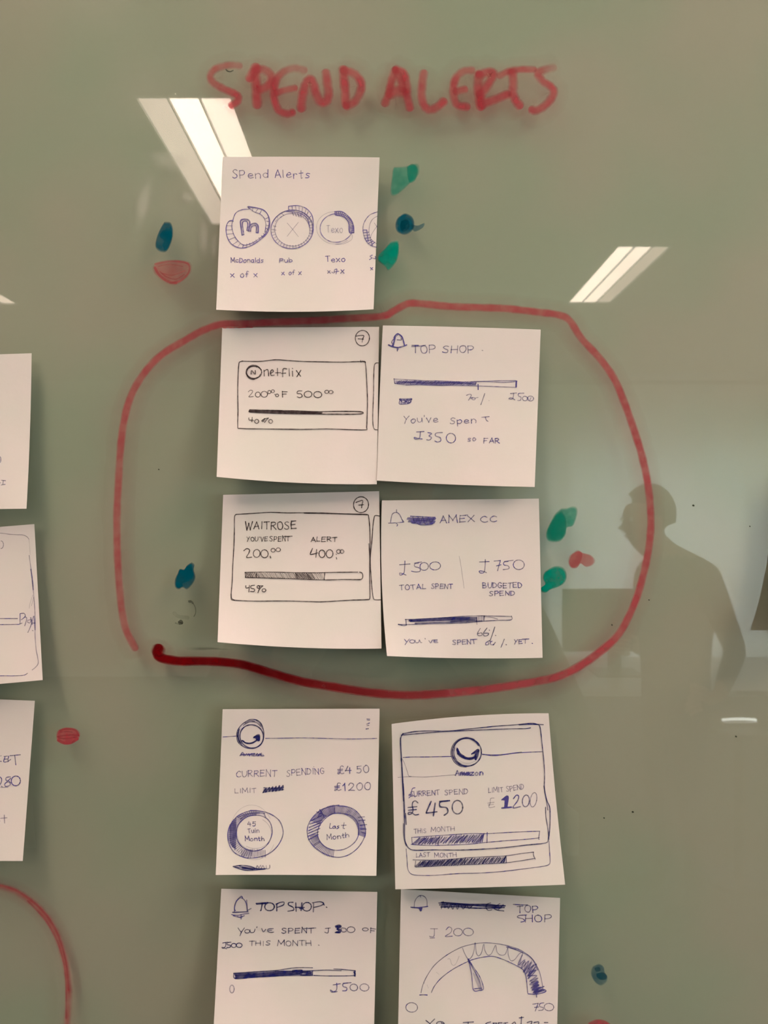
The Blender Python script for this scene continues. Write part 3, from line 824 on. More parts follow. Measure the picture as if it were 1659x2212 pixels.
n.S("955,912 975,930;972,912 955,930;985,922 1000,928 1005,905 1020,900;1015,935 1022,905;1000,920 1035,915;1050,905 1072,930;1072,905 1048,930", 1.9, .78)
n.S("1275,800 1258,808 1272,820 1255,832;1280,822 1300,825 1295,810;1262,890 1278,905;1278,888 1262,908", 1.8, .8)
n.done()

# ---- 2 netflix note (black fineliner)
n = Note((480, 708), (819, 706), (814, 1046), (468, 1030), (10, 6), (0, 0, 5, 0),
         'white note in black pen, a framed card with a bar at 40%', corner=(1, 1, -1.5), base=.0003)
n.zoom(440, 680, 4.1475, 'black', 2.0)
n.el('badge_sketch', 'circled 7 in the corner')
n.ell(1422, 209, 64, 68, 0, 365, 1.9, .85)
n.S("1365,192 1400,185 1435,188 1425,215 1420,245;1385,215 1432,218", 1.9, .85)
n.el('card_outline')
n.S("345,415 480,418 560,412 650,402 760,410 900,418 1100,422 1250,424 1420,418 1448,432 1458,560 1468,760 1465,900 1460,1010 1452,1030 1300,1028 1100,1022 900,1026 700,1024 500,1022 330,1018 305,1000 308,860 305,700 308,560 315,440 330,420 350,415", 2.1, .88, 3)
n.S("1565,430 1535,440 1525,500 1522,700 1515,900 1518,990 1530,1025 1555,1030", 2, .85)
n.S("1405,408 1410,425;1420,415 1450,425", 2, .8)
n.el('logo_sketch', 'circled letter N')
n.ell(450, 515, 68, 58, 0, 360, 2.4, .9).ell(448, 510, 64, 60, 20, 330, 2.2, .85).ell(446, 520, 62, 58, 80, 300, 2.0, .8)
n.S("425,530 430,500 460,532 462,500", 2.6, .85)
n.el('name_text')
n.S("540,495 542,548;542,505 570,490 580,515 582,548;598,525 625,508 612,492 598,515 605,542 632,540;660,480 662,545;645,520 690,518;745,485 715,482 708,510 708,555;695,525 735,522;765,482 768,548;795,505 797,550;795,480 797,484;830,500 868,550;870,498 835,555", 2.1, .85)
n.el('amount_text')
n.S("400,690 420,675 440,685 425,710 405,735 445,732", 1.7, .7)
n.ell(485, 715, 22, 22, 0, 360, 1.8, .75).ell(543, 712, 28, 27, 0, 360, 1.8, .75).ell(588, 692, 14, 14, 0, 360, 1.7, .7).ell(620, 685, 13, 14, 0, 360, 1.7, .7)
n.ell(658, 722, 13, 12, 0, 360, 1.9, .8)
n.S("635,712 640,712;705,685 707,738;705,688 748,690;705,712 740,710", 1.9, .8)
n.S("880,682 845,684 838,705 870,708 882,730 860,742 838,735", 2.1, .85)
n.ell(935, 712, 35, 27, 0, 360, 2.1, .85).ell(1022, 715, 35, 28, 0, 360, 2.1, .85)
n.ell(1103, 690, 18, 14, 0, 360, 1.9, .8).ell(1140, 692, 18, 14, 0, 360, 1.9, .8)
n.el('progress_bar_sketch')
n.S("412,852 600,855 800,860 1000,868 1200,865 1405,868 1410,888 1200,890 1000,888 800,885 600,880 420,872 412,858", 2.4, .9, 3)
n.S("415,862 600,868 800,872 1055,878", 5.5, .85)
n.S("420,866 640,862 820,874 1050,880", 3, .5)
n.el('percent_text')
n.S("405,925 408,942 440,942;435,918 432,958;445,948", 2, .8).ell(475, 955, 18, 18, 0, 360, 2, .8)
n.S("530,945 545,930 535,955 520,952 530,940;575,930 560,945 545,965;545,930 580,925", 2, .8).ell(600, 955, 17, 17, 0, 360, 2, .8)
n.el('edge_ink', 'red marker bleed along the top edge', 'redink')
n.S("172,118 230,117 300,116 380,113 440,112", 1.6, .8)
n.done()

# ---- 3 topshop note upper right
n = Note((827, 703), (1168, 712), (1155, 1052), (814, 1038), (5, 6), (1, 0, 2, 1),
         'white note in blue pen with a bell and a bar marked 70%', base=.0009, corner=(0, 0, 1.2))
n.zoom(800, 680, 4.1475, 'blue', 1.9)
n.el('bell_sketch')
n.S("162,270 200,285 250,292 300,280 325,270;200,282 212,240 215,200 238,172 260,175 285,200 298,240 305,272", 2.6, .9)
n.S("168,268 190,280 200,262 190,245 205,222;205,285 218,235 225,200 245,180;240,292 242,325;236,295 250,300 242,318;290,210 300,250 312,275;240,225 280,225 275,210", 1.9, .75)
n.el('heading_text')
n.T('TOP', 375, 338, 590, 342, 68, 1.9, .72).T('SHOP', 645, 340, 935, 338, 62, 1.9, .72)
n.S("370,285 440,280 495,272", 1.9, .7).S("1000,318 1008,320", 1.8, .5)
n.el('progress_bar_sketch')
n.S("212,572 218,612;212,575 400,585 600,592 800,600 1000,596 1150,590 1300,588;1315,595 1200,605 1080,600 1000,598 900,602", 1.7, .7)
n.S("218,615 300,625 450,628 700,632 900,635 1100,642 1300,650;1305,590 1308,650", 1.7, .72).S("1308,595 1306,645", 3, .9)
n.barhatch(225, 940, 588, 605, 618, 630, 44, 45, 1.9, .55, 3)
n.S("240,612 400,606 600,612 780,605 900,612", 3.4, .6).S("230,595 340,600 500,598 640,606 800,606", 2.6, .55).S("320,630 480,618 640,630 830,615 940,625", 2.6, .55)
n.S("965,625 966,670", 2.6, .85)
n.el('percent_text')
n.S("862,722 885,712 905,720 880,765;895,745 915,740", 1.7, .7).ell(925, 752, 14, 11, 0, 360, 1.7, .65).S("940,745 965,740", 1.7, .6).S("1025,705 1010,750 990,805", 1.8, .75).S("1062,768 1064,770", 1.5, .5)
n.el('limit_text')
n.S("1255,705 1310,700;1285,702 1275,750 1240,752 1262,742 1295,762", 1.7, .7).S("1375,702 1330,705 1328,728 1350,738 1345,765 1320,768", 1.7, .7).ell(1385, 750, 22, 20, 0, 360, 1.7, .7).ell(1435, 750, 28, 22, 0, 360, 1.7, .7)
n.S("1410,740 1425,768 1440,740", 1.5, .6)
n.el('crossed_out_text')
n.S("260,755 370,752;265,765 370,760;270,752 262,800 350,795;262,758 300,790 330,755 350,790 372,755;280,760 275,795;300,760 340,795;330,765 310,795;340,790 365,780 350,765", 1.9, .75)
n.S("265,760 360,790;275,800 365,756", 1.9, .5)
n.el('message_text')
n.T("You've", 302, 968, 608, 960, 60, 1.8, .74).T('Spen', 715, 975, 950, 970, 54, 1.8, .72)
n.S("998,918 1065,912;1030,918 1040,945 1055,955", 1.8, .72)
n.el('amount_text')
n.S("415,1050 480,1045;448,1048 440,1105 400,1112 395,1098 430,1108 465,1112", 2, .8)
n.S("515,1055 550,1065 525,1085 548,1100 530,1122 505,1120", 2, .8).S("645,1055 590,1060 585,1085 625,1100 630,1130 600,1140 578,1130", 2, .8).ell(722, 1105, 42, 42, 0, 360, 2, .8)
n.T('so', 870, 1135, 948, 1130, 46, 1.8, .74).T('FAR', 1015, 1150, 1158, 1148, 42, 1.8, .76)
n.done()

# ---- 4 waitrose note
n = Note((482, 1069), (819, 1061), (824, 1401), (470, 1387), (11, 6), (0, 0, 5, 0),
         'white note in black pen, a framed card with a hatched 45% bar', corner=(0, 1, 2))
n.zoom(440, 1040, 4.1475, 'black', 2.0)
n.el('badge_sketch', 'circled 7 in the corner')
n.ell(1410, 208, 66, 72, 0, 365, 2, .88)
n.S("1365,188 1400,175 1425,172 1420,205 1415,235;1390,212 1432,208", 2, .88)
n.el('card_outline')
n.S("290,295 380,290 480,284 600,276 750,282 900,280 1050,282 1200,288 1350,292 1460,296 1478,315 1488,420 1492,560 1490,700 1488,850 1490,1000 1488,1048 1470,1058 1350,1062 1200,1070 1050,1078 900,1074 700,1070 500,1072 350,1068 270,1062 245,1045 255,900 260,760 270,600 275,450 276,320 290,297", 2.1, .88, 3)
n.S("245,1010 250,1045 275,1065;900,284 1200,290 1465,298", 2.2, .8)
n.S("1575,310 1545,305 1528,320 1515,420 1505,560 1492,700 1500,850 1510,980 1522,1048 1540,1060 1588,1060", 2.1, .88)
n.S("1480,560 1490,720", 2.6, .7)
n.el('name_text')
n.T('WAITROSE', 372, 430, 832, 425, 66, 2.1, .88)
n.el('spent_caption')
n.T("YOU'VE", 388, 535, 575, 533, 36, 1.7, .78).T('SPENT', 592, 535, 770, 535, 42, 1.8, .8).S("720,492 792,490", 1.8, .8)
n.el('alert_caption')
n.T('ALERT', 962, 538, 1195, 538, 40, 1.9, .82)
n.el('amount_text')
n.S("360,620 385,602 410,612 405,640 385,680 430,678", 2.1, .85).ell(475, 645, 30, 35, 0, 360, 2.1, .85).ell(545, 648, 32, 36, 0, 360, 2.1, .85)
n.S("596,670 600,684", 2.4, .85).ell(622, 616, 19, 16, 0, 360, 1.9, .8).ell(668, 612, 19, 17, 0, 360, 1.9, .8)
n.S("975,600 958,640 960,655 1020,640;1012,610 1005,680", 2.1, .88).ell(1060, 648, 27, 33, 0, 360, 2.1, .85).ell(1128, 648, 30, 36, 0, 360, 2.1, .85)
n.S("1186,650 1190,655;1188,680 1192,695", 2.2, .8).ell(1208, 628, 17, 17, 0, 360, 1.9, .8).ell(1240, 628, 16, 16, 0, 360, 1.9, .8)
n.el('progress_bar_sketch')
n.S("370,815 550,812 750,815 950,818 1150,815 1380,812;1395,812 1418,820 1425,850 1415,875 1380,880;1400,880 1250,878 1100,882 950,878 750,870 550,865 375,860;372,815 375,860;1085,818 1080,880", 2.1, .88)
n.barhatch(380, 1080, 818, 820, 862, 878, 42, -30, 1.4, .6, 3)
n.barhatch(375, 470, 820, 820, 860, 862, 9, 20, 1.8, .6, 3)
n.barhatch(820, 1000, 820, 822, 868, 876, 12, -40, 1.8, .5, 3)
n.el('percent_text')
n.S("378,935 380,955 405,950;410,930 405,990", 2.1, .88).S("455,930 425,935 425,955 455,965 450,985 420,985", 2.1, .88)
n.ell(490, 945, 12, 12, 0, 360, 2, .85).S("530,935 500,965 485,998;490,935 530,935", 2, .85).ell(540, 975, 16, 14, 0, 360, 2.1, .85)
n.done()

# ---- 5 amex note
n = Note((825, 1081), (1164, 1077), (1172, 1421), (836, 1417), (5, 5), (0, 0, 3, 6),
         'white note in blue pen with 500 and 750 above a 66% bar', base=.0009, corner=(0, 1, 3))
n.zoom(800, 1050, 4.1475, 'blue', 1.8)
n.el('bell_sketch')
n.S("162,332 220,330 300,322;182,325 188,280 200,248 232,235 258,250 275,280 292,322;235,212 236,235;232,335 245,345 238,358;285,300 300,318", 1.6, .75)
n.el('crossed_out_text')
n.S("360,270 450,275 580,280;335,285 450,290 585,290;330,295 460,305 580,300;345,310 470,315 580,315;340,320 450,325 575,328;370,330 480,340 560,335", 2.2, .85)
n.S("380,275 400,330 430,280 445,335 470,280 490,338 520,282 540,330 570,285;420,335 460,350 540,345 570,330", 2, .7)
n.S("390,300 560,308", 6, .5)
n.el('heading_text')
n.T('AMEX', 625, 330, 935, 322, 60, 1.9, .8).T('CC', 990, 322, 1135, 315, 50, 1.9, .78)
n.S("850,262 872,258", 1.8, .7)
n.el('amount_text')
n.S("262,705 355,698;310,672 308,720 300,780 268,798 262,780 290,785 320,798", 1.8, .78)
n.S("430,690 400,695 398,720 440,735 445,762 410,770 368,762", 1.8, .78).S("395,690 460,680", 1.8, .7).ell(482, 720, 38, 34, 0, 360, 1.8, .78).ell(580, 715, 48, 36, 0, 360, 1.8, .78)
n.S("978,680 1065,676;1030,658 1028,720 1018,772 985,778 975,762 1005,762 1040,775", 1.8, .78)
n.S("1110,672 1160,668 1165,668 1150,720 1140,758;1130,715 1170,705", 1.8, .78).S("1235,675 1200,680 1196,705 1235,715 1240,740 1190,748", 1.8, .78).S("1200,675 1280,665", 1.6, .65).ell(1330, 705, 50, 42, 0, 360, 1.8, .78)
n.el('divider_line')
n.S("796,628 808,690 820,770 840,915", 1.1, .5)
n.el('total_caption')
n.T('TOTAL', 262, 932, 500, 920, 42, 1.8, .78).T('SPENT', 545, 918, 735, 920, 42, 1.8, .78)
n.el('budget_caption')
n.T('BUDGETED', 1008, 912, 1360, 910, 45, 1.8, .8).T('SPEND', 1065, 985, 1295, 978, 38, 1.8, .8)
n.el('progress_bar_sketch', None, 'navy')
n.S("312,1195 500,1188 700,1175 850,1166 1000,1162 1150,1165 1262,1168;1265,1165 1262,1198 1150,1202 1020,1210 850,1225 600,1232 330,1240 250,1240;250,1238 300,1250 325,1245;318,1195 322,1245", 1.7, .82)
n.S("350,1205 500,1195 700,1185 950,1180", 4.2, .9).S("360,1212 560,1205 800,1198 940,1195", 3, .85).S("400,1228 600,1222 800,1215 1000,1208", 2.2, .85).S("720,1215 860,1200 940,1205", 2.4, .7)
n.barhatch(950, 1020, 1165, 1165, 1212, 1210, 9, 4, 2.2, .85, 2)
n.S("1020,1170 1080,1175 1140,1192;952,1180 955,1240", 1.5, .7)
n.el('percent_text', None, 'navy')
n.S("985,1275 960,1320 970,1340 1000,1335 995,1315 965,1322;1045,1272 1015,1315 1020,1342 1050,1338 1058,1318 1020,1318", 1.8, .8)
n.S("1115,1262 1100,1310 1075,1380;1065,1290 1068,1292;1120,1338 1124,1340;1068,1385 1075,1392", 1.9, .82)
n.el('message_text')
n.S("305,1372 325,1395;350,1370 325,1400 312,1420", 1.8, .78).ell(375, 1392, 22, 15, 0, 360, 1.8, .75).S("400,1380 408,1402 432,1400 440,1378 450,1400 462,1402;490,1365 492,1370", 1.8, .75)
n.S("525,1385 540,1405 555,1380;560,1380 600,1376;575,1380 572,1400 605,1402;570,1390 600,1388", 1.8, .75)
n.T('SPENT', 738, 1422, 945, 1412, 40, 1.8, .78).S("900,1375 955,1372", 1.8, .75)
n.S("1065,1385 1035,1405 1035,1422 1060,1418 1058,1402;1090,1390 1075,1402 1082,1422 1108,1418;1120,1400 1100,1425", 1.8, .78).S("1200,1372 1185,1410 1170,1445;1215,1420 1220,1422", 1.8, .78)
n.T('YET', 1290, 1412, 1405, 1408, 36, 1.8, .78).S("1360,1372 1420,1370;1448,1408 1454,1411", 1.9, .78)
n.done()

# ---- 6 amazon dials note
n = Note((481, 1532), (820, 1531), (813, 1892), (466, 1890), (10, 7), (0, 0, -1, 0),
         'white note in blue pen with current spending 450 and two hatched ring dials')
n.zoom(440, 1510, 4.1475, 'blue', 1.8)
n.el('header_line')
n.S("172,340 230,336 290,332;555,352 700,350 900,348 1100,352 1300,358 1450,356 1552,352", 1.5, .85)
n.el('menu_dots')
n.S("1462,178 1488,180;1465,188 1485,190;1460,225 1485,215;1462,238 1480,235;1455,268 1475,265", 2, .8)
n.el('logo_sketch', None, 'navy')
n.ell(430, 335, 105, 105, 0, 365, 2.6, .9)
n.S("300,340 300,290 340,230 400,190 440,182 490,195 520,230 538,290 535,360 505,415 450,442 390,440 330,410 302,370 296,310", 1.9, .85)
n.S("355,235 400,210 440,205 480,215 510,245;370,215 420,195 460,200;470,190 505,220 530,270", 2.2, .6)
n.S("305,300 315,370 345,415;312,280 310,350 335,400;320,270 308,330 322,390", 2.4, .75)
n.S("350,375 375,392 410,395 450,385 485,355;360,385 400,400 440,392 480,370;345,372 360,380", 2.6, .9)
n.S("450,345 495,322 495,370 480,360 470,348 490,335;455,342 490,330 492,360", 4, .95)
n.el('logo_caption')
n.S("325,508 350,478 362,508;335,498 370,495;375,505 385,490 395,505 405,490 412,508;415,500 430,488 432,508;438,490 460,488 440,508 465,508;470,500 480,488 490,500 480,510 470,500;495,508 505,488 512,508;518,485 515,508 540,508", 2.2, .8)
n.S("330,505 420,495 535,500", 2, .5)
n.el('current_text', None, 'violet')
n.T('CURRENT', 292, 698, 655, 690, 52, 1.7, .72).T('SPENDING', 742, 692, 1080, 665, 52, 1.7, .7).S("985,605 988,608", 1.6, .6)
n.el('limit_text', None, 'violet')
n.T('LIMIT', 280, 845, 470, 838, 38, 1.6, .65)
n.el('crossed_out_text', None, 'navy')
n.S("530,840 560,800 555,835 590,790 585,830 620,785 615,830 650,780 645,828 680,775 675,822 712,772 705,815", 2.4, .85).S("540,795 620,800 715,790;535,835 620,822 715,812;540,815 700,800", 2.6, .7)
n.el('amount_text')
n.T('#4', 1200, 668, 1325, 665, 66, 1.9, .75).T('50', 1370, 662, 1485, 655, 62, 1.8, .7)
n.T('#1200', 1172, 822, 1500, 812, 66, 1.9, .8)
n.el('ring_dial_sketch', 'left ring dial, nearly half filled')
n.S("470,1000 400,1005 310,1045 250,1110 218,1190 225,1290 270,1370 350,1415 430,1425 540,1405 620,1360 680,1290 712,1200 690,1110 640,1055 560,1015 470,1000 420,998", 2.1, .85)
n.S("470,1038 400,1050 340,1090 300,1150 295,1240 330,1310 390,1350 450,1362 520,1345 580,1290 612,1210 605,1130 570,1075 510,1045 460,1040", 2, .85)
n.ell(455, 1200, 150, 140, -60, 120, 1.1, .4).ell(430, 1195, 190, 250, 120, 330, 1.0, .32).ell(450, 1230, 185, 215, 20, 150, 1.0, .35)
for i in range(36):
    a = R(100+i*4.9); q = random.uniform(.97, 1.03)
    x0_, y0_ = 462+165*math.cos(a), 1200+158*math.sin(a); x1_, y1_ = 462+245*math.cos(a)*q*.98, 1212+210*math.sin(a)*q
    n.raw([(x0_, y0_), (x1_, y1_)], 2.6, .45)
for i in range(22):
    x = 232+i*4; hh = 190*math.sqrt(max(0, 1-((465-x)/250)**2)); n.raw([(x+2, 1210-hh+random.uniform(-6, 6)), (x-2, 1210+hh+random.uniform(-6, 6))], 2.2, .38) if x < 290 else None
for i in range(16):
    x = 340+i*14; n.raw([(x, 1350+random.uniform(-5, 8)), (x+3, 1412+random.uniform(-5, 8))], 1.9, .5)
n.S("310,1060 420,1020 545,1025;330,1075 400,1035 500,1020;540,1025 555,1060", 2.8, .6)
n.T('45', 395, 1138, 470, 1135, 38, 1.8, .7)
n.el('dial_text')
n.T('Tuin', 398, 1200, 500, 1195, 38, 1.8, .75)
n.T('Month', 372, 1272, 545, 1268, 40, 1.8, .75)
n.el('ring_dial_sketch', 'right ring dial, mostly filled')
n.S("1210,950 1130,965 1040,1000 970,1070 930,1150 935,1240 985,1320 1060,1375 1140,1408 1220,1418 1300,1395 1370,1345 1420,1280 1450,1200 1435,1110 1400,1040 1340,985 1270,962 1200,958", 2, .82)
n.S("1210,1022 1150,1030 1085,1075 1035,1140 1020,1210 1045,1280 1100,1330 1180,1355 1260,1345 1330,1305 1375,1250 1390,1180 1375,1100 1330,1050 1260,1028 1210,1022", 1.9, .82)
n.ringhatch(1200, 1190, (185, 165), (245, 232), 100, 150, 14, 2.0, .55, False)
n.ringhatch(1200, 1190, (185, 168), (250, 232), 148, 172, 8, 2.0, .6, False)
n.S("965,1090 1055,1045;950,1120 1060,1085;945,1150 1045,1110;940,1180 1045,1130;935,1205 1040,1160;935,1230 1030,1190;940,1260 1025,1215", 2.3, .85)
n.ringhatch(1200, 1190, (182, 168), (252, 240), 205, 262, 18, 2.4, .7, False)
n.ringhatch(1200, 1190, (185, 165), (252, 238), 262, 368, 34, 1.7, .75, False, 3)
n.S("1010,1010 1100,1050;1040,990 1080,1060;1060,1000 1020,1060;1385,1060 1440,1055;1390,1090 1445,1085;1400,1130 1460,1125;1405,1160 1455,1165;1410,1190 1450,1205", 2.2, .75)
n.el('dial_text')
n.S("1135,1115 1128,1155 1148,1158;1178,1138 1160,1142 1158,1158 1174,1156 1178,1138 1184,1160;1212,1136 1196,1142 1212,1152 1194,1162;1258,1108 1250,1155 1262,1160;1235,1132 1275,1130", 1.8, .78)
n.T('Month', 1105, 1262, 1305, 1238, 42, 1.8, .75)
n.el('crossed_out_text', None, 'navy')
n.S("262,1500 340,1490 420,1500 480,1520 560,1520;268,1502 350,1530 430,1535 550,1522;280,1505 400,1520 540,1525;320,1495 440,1530", 2.2, .85).S("350,1512 450,1520", 5, .7)
n.S("470,1515 480,1492 495,1512 510,1490;515,1518 530,1492 545,1518;560,1492 565,1520 590,1515 592,1488", 1.8, .6)
n.done()

# ---- 7 tilted amazon card note
n = Note((846, 1564), (1185, 1541), (1221, 1911), (854, 1921), (6, 8), (6, -2, 1, 0),
         'tilted white note in blue pen with 450 and 1200 above two hatched month bars', base=.0007, top=(2.5, 0), pw=1.4)
n.zoom(830, 1520, 4.0463, 'blue', 1.9)
n.el('card_outline', None, 'navy')
n.S("160,265 260,245 400,238 560,240 700,225 850,210 1000,195 1150,185 1280,172 1335,180 1360,200 1372,280 1385,400 1395,500 1402,620 1400,740 1420,840 1445,900 1450,960 1448,1080 1435,1180 1410,1218 1250,1235 1050,1258 850,1272 650,1280 450,1278 280,1282 225,1270 195,1235 180,1180 178,1050 172,900 165,750 158,620 152,480 142,350 148,290 165,262", 2.2, .88, 3)
n.S("150,275 300,262 500,245 700,236 900,228 1100,220 1230,218 1278,212;1180,185 1280,180 1390,184", 2.2, .85)
n.S("142,300 145,400 150,500;155,560 162,700 168,850;150,480 160,640 170,800;165,700 175,850 178,950;185,960 192,1055;168,1050 175,1180 195,1240", 2.8, .7)
n.S("1410,905 1412,980 1425,1060 1435,1130 1440,1190;1395,720 1415,830 1430,930", 1.9, .75)
n.el('lower_card_outline')
n.S("192,1270 200,1380 205,1440 230,1485 290,1500 450,1500 650,1485 850,1480 1050,1465 1250,1440 1400,1420 1440,1405 1450,1380 1445,1280 1440,1200", 1.8, .75, 3)
n.el('header_line')
n.S("165,470 250,466 350,466 480,464 585,462;855,440 950,455 1050,445 1150,432 1250,425 1380,420;860,445 1000,448 1100,436 1200,424", 1.9, .85)
n.S("160,485 180,530 200,590 215,632 235,635;120,645 230,638 350,642 480,632 620,622", 1.2, .6)
n.el('logo_sketch', None, 'navy')
n.ell(722, 425, 125, 125, 0, 365, 2.6, .9).ell(718, 425, 138, 128, 90, 300, 1.7, .7).ell(725, 428, 115, 118, 60, 200, 2.4, .75).ell(722, 425, 120, 122, 200, 330, 3.0, .75)
n.ell(720, 430, 138, 130, 110, 260, 1, .35)
n.S("640,405 670,445 720,475 770,475 800,450 825,410;640,400 650,440 700,475 760,482 800,465", 4.5, .95)
n.S("765,440 820,400 822,440 800,490;780,435 815,415;800,440 795,485;638,390 642,440", 3, .9)
n.S("630,480 680,510 740,520 800,500;620,500 690,525 760,528", 1, .4)
n.el('logo_caption')
n.T('Amazon', 622, 628, 865, 626, 44, 2.2, .75).S("665,625 680,595 690,625 700,595 712,625 722,598 730,625;740,600 750,625;660,615 750,610", 2.2, .7)
n.el('current_caption', None, 'violet')
n.S("270,735 245,745 235,790 215,805;215,795 250,790;215,825 245,800 270,815", 1.8, .8)
n.T('CURRENT', 225, 812, 485, 795, 42, 1.8, .68).T('SPEND', 530, 800, 732, 785, 42, 1.7, .6)
n.el('current_amount', None, 'navy')
n.S("295,868 272,850 250,862 245,890 252,930 240,960 212,968 212,952 240,952 268,972 300,968;208,908 285,900;212,932 280,925", 2.4, .85)
n.S("410,855 370,945 375,955 460,945;445,870 430,980", 3, .85).S("555,850 490,860 490,900 545,910 555,950 525,975;485,855 570,848", 3, .85).ell(640, 905, 45, 60, 0, 365, 2.8, .8)
n.el('limit_caption', None, 'violet')
n.T('LIMIT', 912, 778, 1040, 770, 40, 1.6, .62).T('SPEND', 1070, 770, 1222, 745, 42, 1.6, .58)
n.el('limit_amount')
n.S("960,825 930,830 925,870 915,905 940,908 965,900;905,870 960,862;908,885 955,880", 1.6, .55)
n.S("1030,840 1080,810 1072,905;1030,912 1110,905;1060,820 1055,905;1070,815 1065,905;1045,840 1060,830", 3.4, .9).S("1130,830 1155,800 1175,810 1165,850 1125,910 1190,900", 2.4, .85).ell(1238, 850, 30, 52, 0, 360, 2.3, .8, 8).ell(1305, 840, 28, 62, 0, 360, 1.8, .6, 10)
n.el('this_month_caption', None, 'violet')
n.T('THIS', 262, 1135, 370, 1128, 38, 1.6, .65).T('MONTH', 408, 1122, 615, 1110, 38, 1.6, .62)
n.el('this_month_bar')
n.S("240,1170 400,1158 600,1145 760,1135 900,1136 1100,1125 1250,1118 1358,1115;1358,1115 1350,1180 1355,1185;1355,1172 1250,1185 1100,1195 900,1212 750,1228 600,1235 400,1240 235,1230;240,1170 245,1232;900,1125 898,1215", 1.7, .82)
n.barhatch(250, 860, 1172, 1140, 1228, 1214, 30, 62, 2.1, .75, 7)
n.barhatch(250, 470, 1174, 1158, 1230, 1235, 9, 70, 2.4, .5, 7).barhatch(560, 840, 1150, 1142, 1228, 1214, 11, 70, 2.2, .5, 7)
n.el('last_month_caption', None, 'violet')
n.T('LAST', 280, 1342, 398, 1336, 36, 1.6, .65).T('MONTH', 440, 1345, 632, 1338, 36, 1.6, .62)
n.el('last_month_bar', None, 'navy')
n.S("252,1365 400,1368 550,1362 750,1345 900,1338 1065,1330 1200,1310 1305,1298;1305,1298 1305,1325 1320,1360;1318,1352 1200,1372 1050,1392 850,1402 600,1412 400,1422 275,1428;275,1375 268,1425;1065,1330 1068,1390", 1.7, .8)
n.barhatch(275, 1050, 1376, 1336, 1425, 1390, 50, 52, 2.1, .78, 5).barhatch(275, 700, 1378, 1352, 1424, 1410, 22, 45, 2.3, .5, 5)
n.done()

# ---- 8 lower left topshop note
n = Note((478, 1920), (815, 1927), (807, 2267), (459, 2262), (10, 6), (0, 0, 3, 0),
         'white note cut off at the bottom, blue bell above a dark bar', corner=(1, 0, 1.0))
n.zoom(440, 1890, 4.1475, 'navy', 1.9)
n.el('bell_sketch', None, 'blue')
n.S("275,330 278,280 295,235 330,205 365,225 385,270 390,325;285,320 275,300 290,240 335,192 350,210;258,335 320,335 400,330;250,355 300,362 360,350 405,345;265,365 320,380 365,365;335,355 335,395;300,372 330,382 345,372;390,320 425,300", 1.9, .8)
n.S("385,225 388,280 392,320;262,335 395,328", 2.2, .7)
n.el('heading_text')
n.S("470,255 520,252 575,248;475,262 560,255;525,255 515,310 510,320", 2.8, .9).ell(590, 285, 42, 36, 0, 360, 2.6, .85)
n.S("655,260 655,322;650,262 690,245 720,245 712,270 660,290", 2.4, .85).S("800,245 765,248 760,268 800,290 805,315 755,325", 2.5, .88).S("825,250 828,325;880,250 872,320;820,290 900,292;860,300 890,305", 2.6, .88).ell(925, 285, 40, 38, 0, 360, 2.3, .85)
n.S("985,255 982,330;975,250 1040,240 1075,255 1050,275 990,290;1070,250 1080,270", 2.3, .8).S("1098,288 1104,291", 2.6, .85)
n.el('message_text')
n.S("308,475 325,500 335,510;365,475 340,510 325,545", 1.8, .8).ell(390, 505, 22, 16, 0, 360, 1.8, .75).S("415,490 422,515 450,512 460,485;478,465 475,472;520,480 535,510 555,488;625,480 580,485 575,505 600,515 628,512;580,498 610,495", 1.8, .78)
n.T('SPENT', 698, 522, 985, 518, 44, 1.9, .8).S("900,480 1005,475", 1.9, .78)
n.S("1090,480 1135,475;1120,478 1112,520 1085,512", 1.8, .72).S("1180,460 1215,450 1230,462 1195,482 1225,492 1220,515 1180,515;1185,470 1220,458;1195,485 1215,505 1190,512", 3.2, .95)
n.S("1232,480 1242,510 1275,505 1270,480 1240,475", 1.8, .72).ell(1320, 490, 34, 26, 0, 360, 1.8, .72).ell(1448, 488, 25, 14, 0, 360, 1.8, .75).S("1498,472 1495,518;1495,478 1540,485;1498,498 1530,502", 1.8, .75)
n.S("170,610 215,602;200,605 195,640 172,658 165,648 205,662", 1.9, .85).S("245,602 215,608 212,625 238,630 235,648 208,650", 1.9, .85).ell(270, 632, 22, 18, 0, 360, 2, .85).ell(318, 630, 25, 20, 0, 360, 2, .85)
n.T('THIS', 410, 635, 600, 630, 40, 1.8, .7).T('MONTH', 662, 635, 965, 632, 46, 1.8, .75).S("1028,628 1035,630", 2.2, .7)
n.el('progress_bar_sketch')
n.S("268,880 500,868 650,855 820,832 975,832;270,885 400,872 600,860 760,862 975,858;980,858 1100,852 1232,858;1165,842 1260,848 1358,858;985,900 1100,905 1250,905 1360,902;270,885 285,930 450,918 700,905 975,900;975,858 975,900", 1.9, .88)
n.S("285,895 450,888 650,875 860,868 960,875", 5.2, .92).S("290,908 450,905 650,892 860,885", 4.4, .9).S("285,922 500,910 700,898 860,888", 2.6, .9)
n.S("800,862 880,858 870,895 960,890", 5, .92).S("285,900 400,898 500,893", 1.5, .3)
n.S("1352,860 1350,905;1358,860 1356,910;1345,870 1360,890", 2.2, .9)
n.el('zero_text', None, 'violet')
n.ell(253, 1022, 20, 34, 0, 365, 2.2, .55)
n.el('limit_text', None, 'blue')
n.S("1160,985 1225,975;1192,970 1190,1030 1150,1050 1135,1030 1165,1048 1195,1045", 2, .85).S("1290,968 1250,975 1250,1000 1280,1010 1278,1035 1245,1038;1250,970 1320,965", 2, .8).ell(1345, 1008, 34, 30, 0, 360, 2, .75).ell(1440, 1008, 40, 32, 0, 360, 1.9, .7)
n.done()

